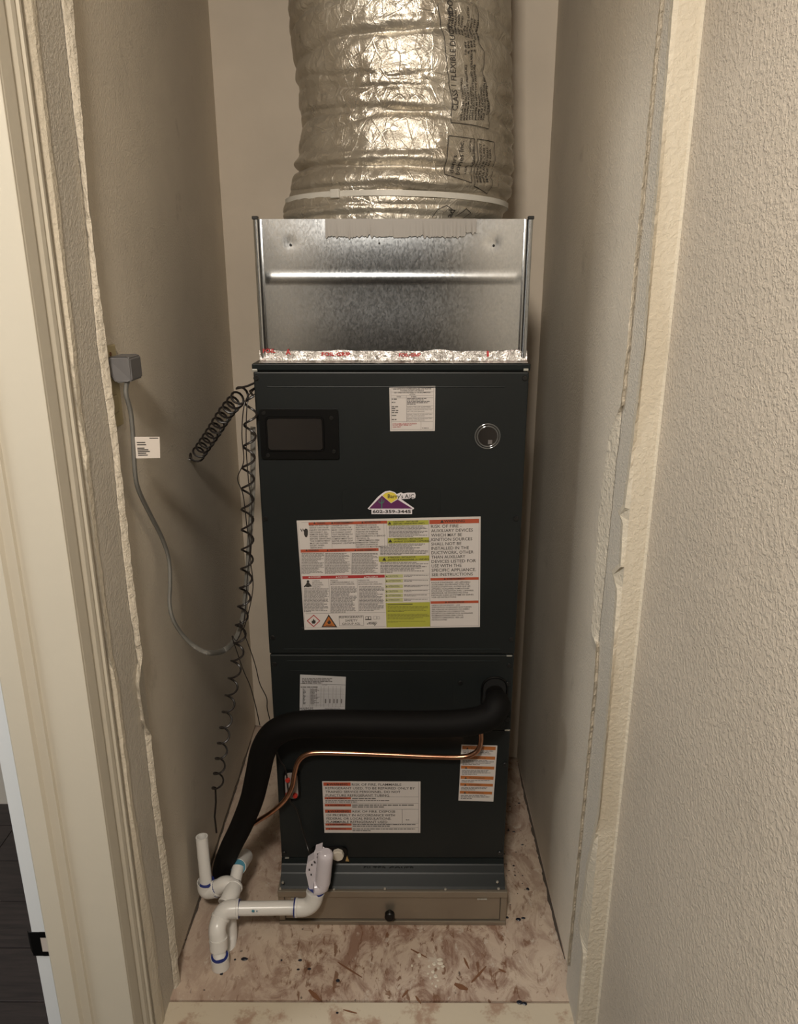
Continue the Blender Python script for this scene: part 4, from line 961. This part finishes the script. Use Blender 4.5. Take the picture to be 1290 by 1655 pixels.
# ------------------------------------------------------------------ PVC drain
DP = empty('drain_pipe', tuple(aZ(356, 1566, 0)), 'white PVC condensate drain with blue cement rings on the closet floor', 'drain pipe')
def pipe(pts, r=.0130, name='pipe', hollow=0, n=6, m=M_PVC, label=None, seg=20, parent=DP):
    bm = bmesh.new(); pts = spline(pts, n) if len(pts) > 2 else pts; tube(bm, pts, r, seg, hollow=hollow); return link(name, bm, m, parent, smooth=True, label=label)
def elbow(a, c, b, r=.0165, name='elbow'):
    """rounded fitting from a over corner c to b, with socket collars"""
    a, c, b = Vector(a), Vector(c), Vector(b); bm = bmesh.new(); pts = []
    la, lb = (a-c).length, (b-c).length; k = min(la, lb)*.75
    A = c+(a-c).normalized()*k; B = c+(b-c).normalized()*k
    pts = [a]+[((1-t)**2)*A+2*t*(1-t)*c+t*t*B for t in [i/10 for i in range(11)]]+[b]
    tube(bm, pts, r, 22)
    for e, i in ((a, c), (b, c)):
        d = (i-e).normalized(); tube(bm, [e, e+d*.0035, e+d*.0045], lambda t: r*1.07 if t < .8 else r, 22)
    return link(name, bm, M_PVC, DP, smooth=True)
def cement(p, d, r=.0170, m=M_PRIMER, wdt=.0016):
    p, d = Vector(p), Vector(d).normalized(); bm = bmesh.new(); tube(bm, [p-d*wdt, p+d*wdt], r, 22); link('cement_ring', bm, m, DP, smooth=True)
# float switch column in front of the drain opening
cT, cB = aY(526, 1379, 1.150), aY(522, 1432, 1.150)
FS = cT.lerp(cB, .5)
bm = bmesh.new(); tube(bm, [(cT.x, 1.150, cT.z+.004), (cT.x, 1.150, cT.z+.001), (cT.x, 1.150, cT.z-.004)]+[(cT.x*(1-t)+cB.x*t, 1.150, (cT.z-.004)*(1-t)+(cB.z+.010)*t) for t in (.2, .5, .8, 1)], lambda t: .0095 if t == 0 else (.0130 if t < .25 else .0148), 24)
fs = link('float_switch', bm, M_PVC2, DP, smooth=True, label='pale lilac float switch housing')
bm = bmesh.new(); tube(bm, [(cB.x, 1.150, cB.z+.012), (cB.x-.002, 1.150, cB.z+.002), (cB.x-.010, 1.148, cB.z-.002), (cB.x-.018, 1.146, cB.z-.001)], lambda t: .0150 if t < .7 else .0135, 22); link('housing_foot', bm, M_PVC2, fs, smooth=True)
a, b = aY(497, 1392, 1.158), aY(517, 1443, 1.158)
bm = bmesh.new(); pl = [aY(x, y, 1.150) for x, y in [(509, 1378), (520, 1374), (522, 1440), (501, 1442), (496, 1418), (494, 1410), (496, 1396), (508, 1388)]]; prism(bm, pl, (0, .020, 0)); sw = link('switch_body', bm, M_PVC2, fs)
for (px, py) in [(504, 1398), (500, 1406), (503, 1414), (514, 1381), (513, 1386)]:
    p = aY(px, py, 1.149); bm = bmesh.new(); box(bm, p.x-.0012, p.x+.0012, 1.1488, 1.1500, p.z-.0018, p.z+.0018); link('slot', bm, M_BLACK, fs)
pipe([aY(518, 1378, 1.214), aY(518, 1378, 1.165)], .0115, 'port_nipple', m=M_PVC2)
# elbow at the bottom, horizontal run, tee
hz = aY(440, 1467, 1.140)
eC = aY(506, 1467, 1.140); eT = aY(510, 1441, 1.146); eL = aY(478, 1467, 1.140)
elbow(eT, eC, eL); cement(Vector(eT), Vector((0, 0, 1)), .0168); cement(Vector(eL), Vector((1, 0, 0)), .0174, wdt=.0028)
tR = aY(386, 1468.5, 1.128); pipe([eL+Vector((.004, 0, 0)), tR-Vector((.004, 0, 0))], .0132)
cement(tR, Vector((1, 0, 0)), .0172)
tC = aY(362, 1470, 1.125); tD = aY(356, 1484, 1.118)
elbow(tR, tC, tD, name='tee', r=.0168)
cement(tD, Vector(tD-tC), .0172)
u1 = aY(353, 1500, 1.104); u2 = aY(352.5, 1514, 1.100)
elbow(tD, aY(350, 1498, 1.100), aY(353, 1520, 1.094), r=.0160)
k0, k1 = aY(353, 1515, 1.094), aY(353.5, 1533, 1.090)
pipe([k0, k1], .0166, 'coupling'); base = aZ(355, 1566, 0); kB = aY(355, 1546, base.y+.004)
pipe([k1, kB-Vector((0, 0, .004))], .0125)
bm = bmesh.new(); tube(bm, [Vector((kB.x, base.y+.006, .0005)), Vector((kB.x, base.y+.006, .002)), Vector((kB.x, base.y+.005, kB.z))], .0168, 24); link('floor_socket', bm, M_PVC, DP, smooth=True)
cement((kB.x, base.y+.005, kB.z+.0005), (0, 0, 1), .0158)
# trap leg behind
pipe([aY(372, 1470, 1.150), aY(373, 1490, 1.150), aY(374, 1512, 1.145), aY(371, 1535, 1.125), aY(366, 1548, 1.112)], .0115, 'trap_leg')
# upper tee with vent
vC = aY(378, 1433, 1.178); elbow(aY(366, 1462, 1.140), aY(373, 1448, 1.155), vC, r=.0165, name='tee')
cement(vC, vC-aY(372, 1450, 1.155), .0169)
eR = aY(350, 1436, 1.185); eLc = aY(331, 1442, 1.190); eV = aY(333, 1425, 1.190)
elbow(eR, eLc, eV, r=.0160); cement(eR, Vector((1, 0, .3)), .0165); cement(eV, Vector((0, 0, 1)), .0165)
elbow(eR, aY(366, 1426, 1.182), aY(379, 1434, 1.180), r=.0155, name='coupling')
vt, vb_ = aY(326, 1352, 1.200), eV+Vector((0, 0, -.004))
bm = bmesh.new(); tube(bm, [vb_, vt], .0117, 24, hollow=.78); link('vent_pipe', bm, M_PVC, DP, smooth=True, label='open upright vent pipe')
bm = bmesh.new(); q = aY(325.5, 1368, 1.188); box(bm, q.x-.0016, q.x+.0016, q.y-.0003, q.y, q.z-.005, q.z+.004); link('red_print', bm, mat('faded_red_print', (.35, .07, .06), .6), DP)
r0 = aY(380, 1424, 1.190); r1 = aY(385, 1401, 1.215); r2 = aY(396, 1384, 1.262)
pipe([r0, r1], .0118); bm = bmesh.new(); tube(bm, [r1, r1.lerp(r2, .3), r2], .0162, 22, hollow=.82); sk = link('back_socket', bm, M_PVC, DP, smooth=True); cement(r1, r2-r1, .0150, M_PRIMER2, .0022)
for (px, py, rr) in [(409, 1473, .0028), (415, 1473, .0010)]:
    q = aY(px, py, 1.128-.0122); bm = bmesh.new(); disc_y(bm, (q.x, q.y+.0012, q.z), rr, .0014, 10); link('cement_drop', bm, M_PRIMER2, DP)

# ------------------------------------------------------------------ wires
def wire(name, pts, r, m, label, cat='wire', group=None, n=6, seg=8, flat=1.0):
    bm = bmesh.new(); tube(bm, spline(pts, n) if n else pts, r, seg, flat=flat); o = link(name, bm, m, None, smooth=True); tag(o, label, cat, group); return o
def helix(axis, rad, turns, per=14, ph=0):
    ax = spline(axis, 12); n = int(turns*per); out = []
    Ls = [0]
    for a, b in zip(ax[:-1], ax[1:]): Ls.append(Ls[-1]+(b-a).length)
    for i in range(n+1):
        s_ = Ls[-1]*i/n; j = 0
        while j < len(Ls)-2 and Ls[j+1] < s_: j += 1
        t = (s_-Ls[j])/(Ls[j+1]-Ls[j]); p = ax[j].lerp(ax[j+1], t); T = (ax[j+1]-ax[j]).normalized()
        u = T.cross(Vector((0, 1, .15))).normalized(); v = T.cross(u); a = ph+2*math.pi*turns*i/n
        R = rad(i/n) if callable(rad) else rad
        out.append(p+(u*math.cos(a)+v*math.sin(a))*R)
    return out
hole = aX(305, 741, XL); k1_ = aY(392, 636, 1.235)
hp = [hole+Vector((.016, -.004, .004)), hole.lerp(k1_, .35)+Vector((.010, 0, .004)), hole.lerp(k1_, .7)+Vector((.004, 0, .006)), Vector(k1_)]
hx = helix(hp, lambda t: .0125, 13)
bm = bmesh.new(); tube(bm, [hole+Vector((-.002, 0, 0)), hole+Vector((.006, -.001, -.003))]+hx+[aY(400, 624, 1.225), Vector((UX0+.004, 1.232, aY(408, 618, 1.22).z))], .0020, 6)
c1 = link('coiled_wire', bm, M_WIRE, None, smooth=True); tag(c1, 'tightly coiled black wire slanting from wall hole to cabinet top corner', 'wire')
ax2 = [aY(px, py, Y) for px, py, Y in [(406, 640, 1.205), (404, 700, 1.20), (400, 800, 1.20), (400, 890, 1.20), (396, 960, 1.20), (391, 1000, 1.20), (386, 1045, 1.20), (379, 1090, 1.20), (370, 1140, 1.20), (362, 1190, 1.205), (355, 1240, 1.21), (351, 1278, 1.215)]]
hx2 = helix(ax2, lambda t: .0098, 21.5, 14, 1.0)
bm = bmesh.new(); tube(bm, [Vector((UX0-.001, 1.226, aY(408, 628, 1.22).z)), aY(404, 632, 1.21)]+hx2+[aY(349, 1296, 1.215), aY(347, 1320, 1.215), aY(350, 1346, 1.21)], .0019, 6)
c2 = link('coiled_wire', bm, M_WIRE, None, smooth=True); tag(c2, 'long loosely coiled black wire hanging beside the left cabinet edge', 'wire')
wire('thin_wire', [Vector((UX0-.001, 1.224, aY(408, 632, 1.2).z))]+[aY(px, py, 1.190) for px, py in [(396, 650), (391, 700), (394, 745), (384, 773), (393, 800), (399, 850), (404, 885), (400, 930), (398, 965), (394, 1005), (383, 1035), (375, 1028), (386, 1062), (394, 1085), (404, 1108), (413, 1140), (420, 1172)]], .0009, M_WIRE, 'thin black wire bowing left then running behind the bend of the black line')
wire('thin_wire', [Vector((UX0-.001, 1.222, aY(408, 640, 1.2).z))]+[aY(px, py, 1.194) for px, py in [(400, 652), (398, 720), (402, 780), (407, 812), (406, 870), (405, 905), (409, 940), (407, 965), (399, 1000), (392, 1018), (388, 1003), (397, 1030), (408, 1060), (414, 1080), (420, 1105), (431, 1128), (432, 1145), (437, 1166)]], .0009, M_WIRE, 'thin black wire hugging the cabinet edge down to the black insulated line')
wire('switch_wire', [aY(px, py, Y) for px, py, Y in [(444, 1205, 1.195), (452, 1228, 1.208), (462, 1246, 1.208), (468, 1292, 1.207), (480, 1310, 1.208), (490, 1345, 1.208), (500, 1378, 1.190), (509, 1394, 1.1455)]], .0015, M_WIRE, 'thin black wire running down the lower panel to the lilac float switch')
# outlet, plug and grey cord
oy0, oy1 = 1.045, aX(191, 600, XL+.005).y; oz1 = aX(182, 557, XL+.005).z; oz0 = oz1-.117
PT = empty('outlet_plate', (XL, (oy0+oy1)/2, (oz0+oz1)/2), 'ivory wall outlet plate half hidden behind the torn plaster edge', 'outlet')
bm = bmesh.new(); box(bm, XL+.0002, XL+.0055, oy0, oy1, oz0, oz1, .0018); link('plate', bm, M_PLATE, PT)
for dz in (.034, .083):
    bm = bmesh.new(); box(bm, XL+.005, XL+.0075, oy0+.018, oy1-.018, oz0+dz-.013, oz0+dz+.013, .002); link('socket', bm, M_PLATE, PT)
bm = bmesh.new(); tube(bm, [(XL+.005, (oy0+oy1)/2+.004, oz1-.012), (XL+.0067, (oy0+oy1)/2+.004, oz1-.012)], .003, 10); link('screw', bm, M_CHIP, PT)
PG = empty('power_cord', (XL+.02, oy1-.01, oz0+.05), 'flat grey power cord with plug hanging from the wall outlet', 'power cord')
pA = aX(186, 598, XL+.008); 
bm = bmesh.new(); pyc = (oy0+oy1)/2+.008; gz1, gz0 = aX(200, 577, XL+.03).z, aX(200, 621, XL+.03).z
py0 = pyc-.017; py1 = aX(213, 600, XL+.022).y
prism(bm, [(XL+.006, py0, gz0+.010), (XL+.006, py0, gz1-.002), (XL+.009, py0-.002, gz1), (XL+.034, py0, gz1), (XL+.036, py0+.004, gz1-.003), (XL+.036, py0+.004, gz0+.002), (XL+.030, py0+.004, gz0), (XL+.014, py0, gz0)], (0, py1-py0, 0))
bmesh.ops.bevel(bm, geom=bm.edges[:], offset=.0018, segments=2, affect='EDGES'); link('plug', bm, M_PLUG, PG)
cpath = [Vector((XL+.024, (py0+py1)/2, gz0+.004))]+[aX(px, py, XL+d) for px, py, d in [(203.5, 634, .026), (211, 665, .027), (215, 705, .026), (218, 760, .024), (224, 792, .022), (243, 832, .020), (262, 870, .020), (273, 905, .022), (275, 945, .026), (274, 975, .030), (280, 1002, .036), (296, 1027, .045), (315, 1045, .06), (337, 1055, .085)]]+[aY(px, py, Y) for px, py, Y in [(362, 1051, 1.26), (381, 1032, 1.235), (392, 1000, 1.225), (398, 950, 1.22), (403, 880, 1.22), (408, 800, 1.22), (409, 740, 1.222), (409, 690, 1.225)]]
bm = bmesh.new(); tube(bm, spline(cpath, 7), .0052, 10, flat=.62); link('flat_cord', bm, M_GREYW, PG, smooth=True)
_ty = aX(221, 720, XL+.031).y
TGc = [aY(214, 706, _ty), aY(258, 706, _ty+.010), aY(259, 740, _ty+.010), aY(218, 741, _ty)]
bm = bmesh.new(); nrm = (TGc[1]-TGc[0]).cross(TGc[3]-TGc[0]).normalized()
if nrm.y > 0: nrm = -nrm
prism(bm, TGc, -nrm*.0006); tg = link('cord_tag', bm, M_TAG, PG, label='white paper warning tag')
bm = bmesh.new()
def tagpt(u, v): return (TGc[0]*(1-u)+TGc[1]*u)*(1-v)+(TGc[3]*(1-u)+TGc[2]*u)*v+nrm*.0003
for i, (v0, ul) in enumerate([(.24, .35), (.34, .38), (.50, .30), (.58, .46), (.66, .52), (.74, .36), (.83, .42)]):
    u0 = .14; quad(bm, [tagpt(u0, v0), tagpt(u0+ul*.9, v0), tagpt(u0+ul*.9, v0+.045), tagpt(u0, v0+.045)])
quad(bm, [tagpt(.62, .04), tagpt(.95, .04), tagpt(.95, .08), tagpt(.62, .08)])
link('tag_print', bm, M_INK, tg)
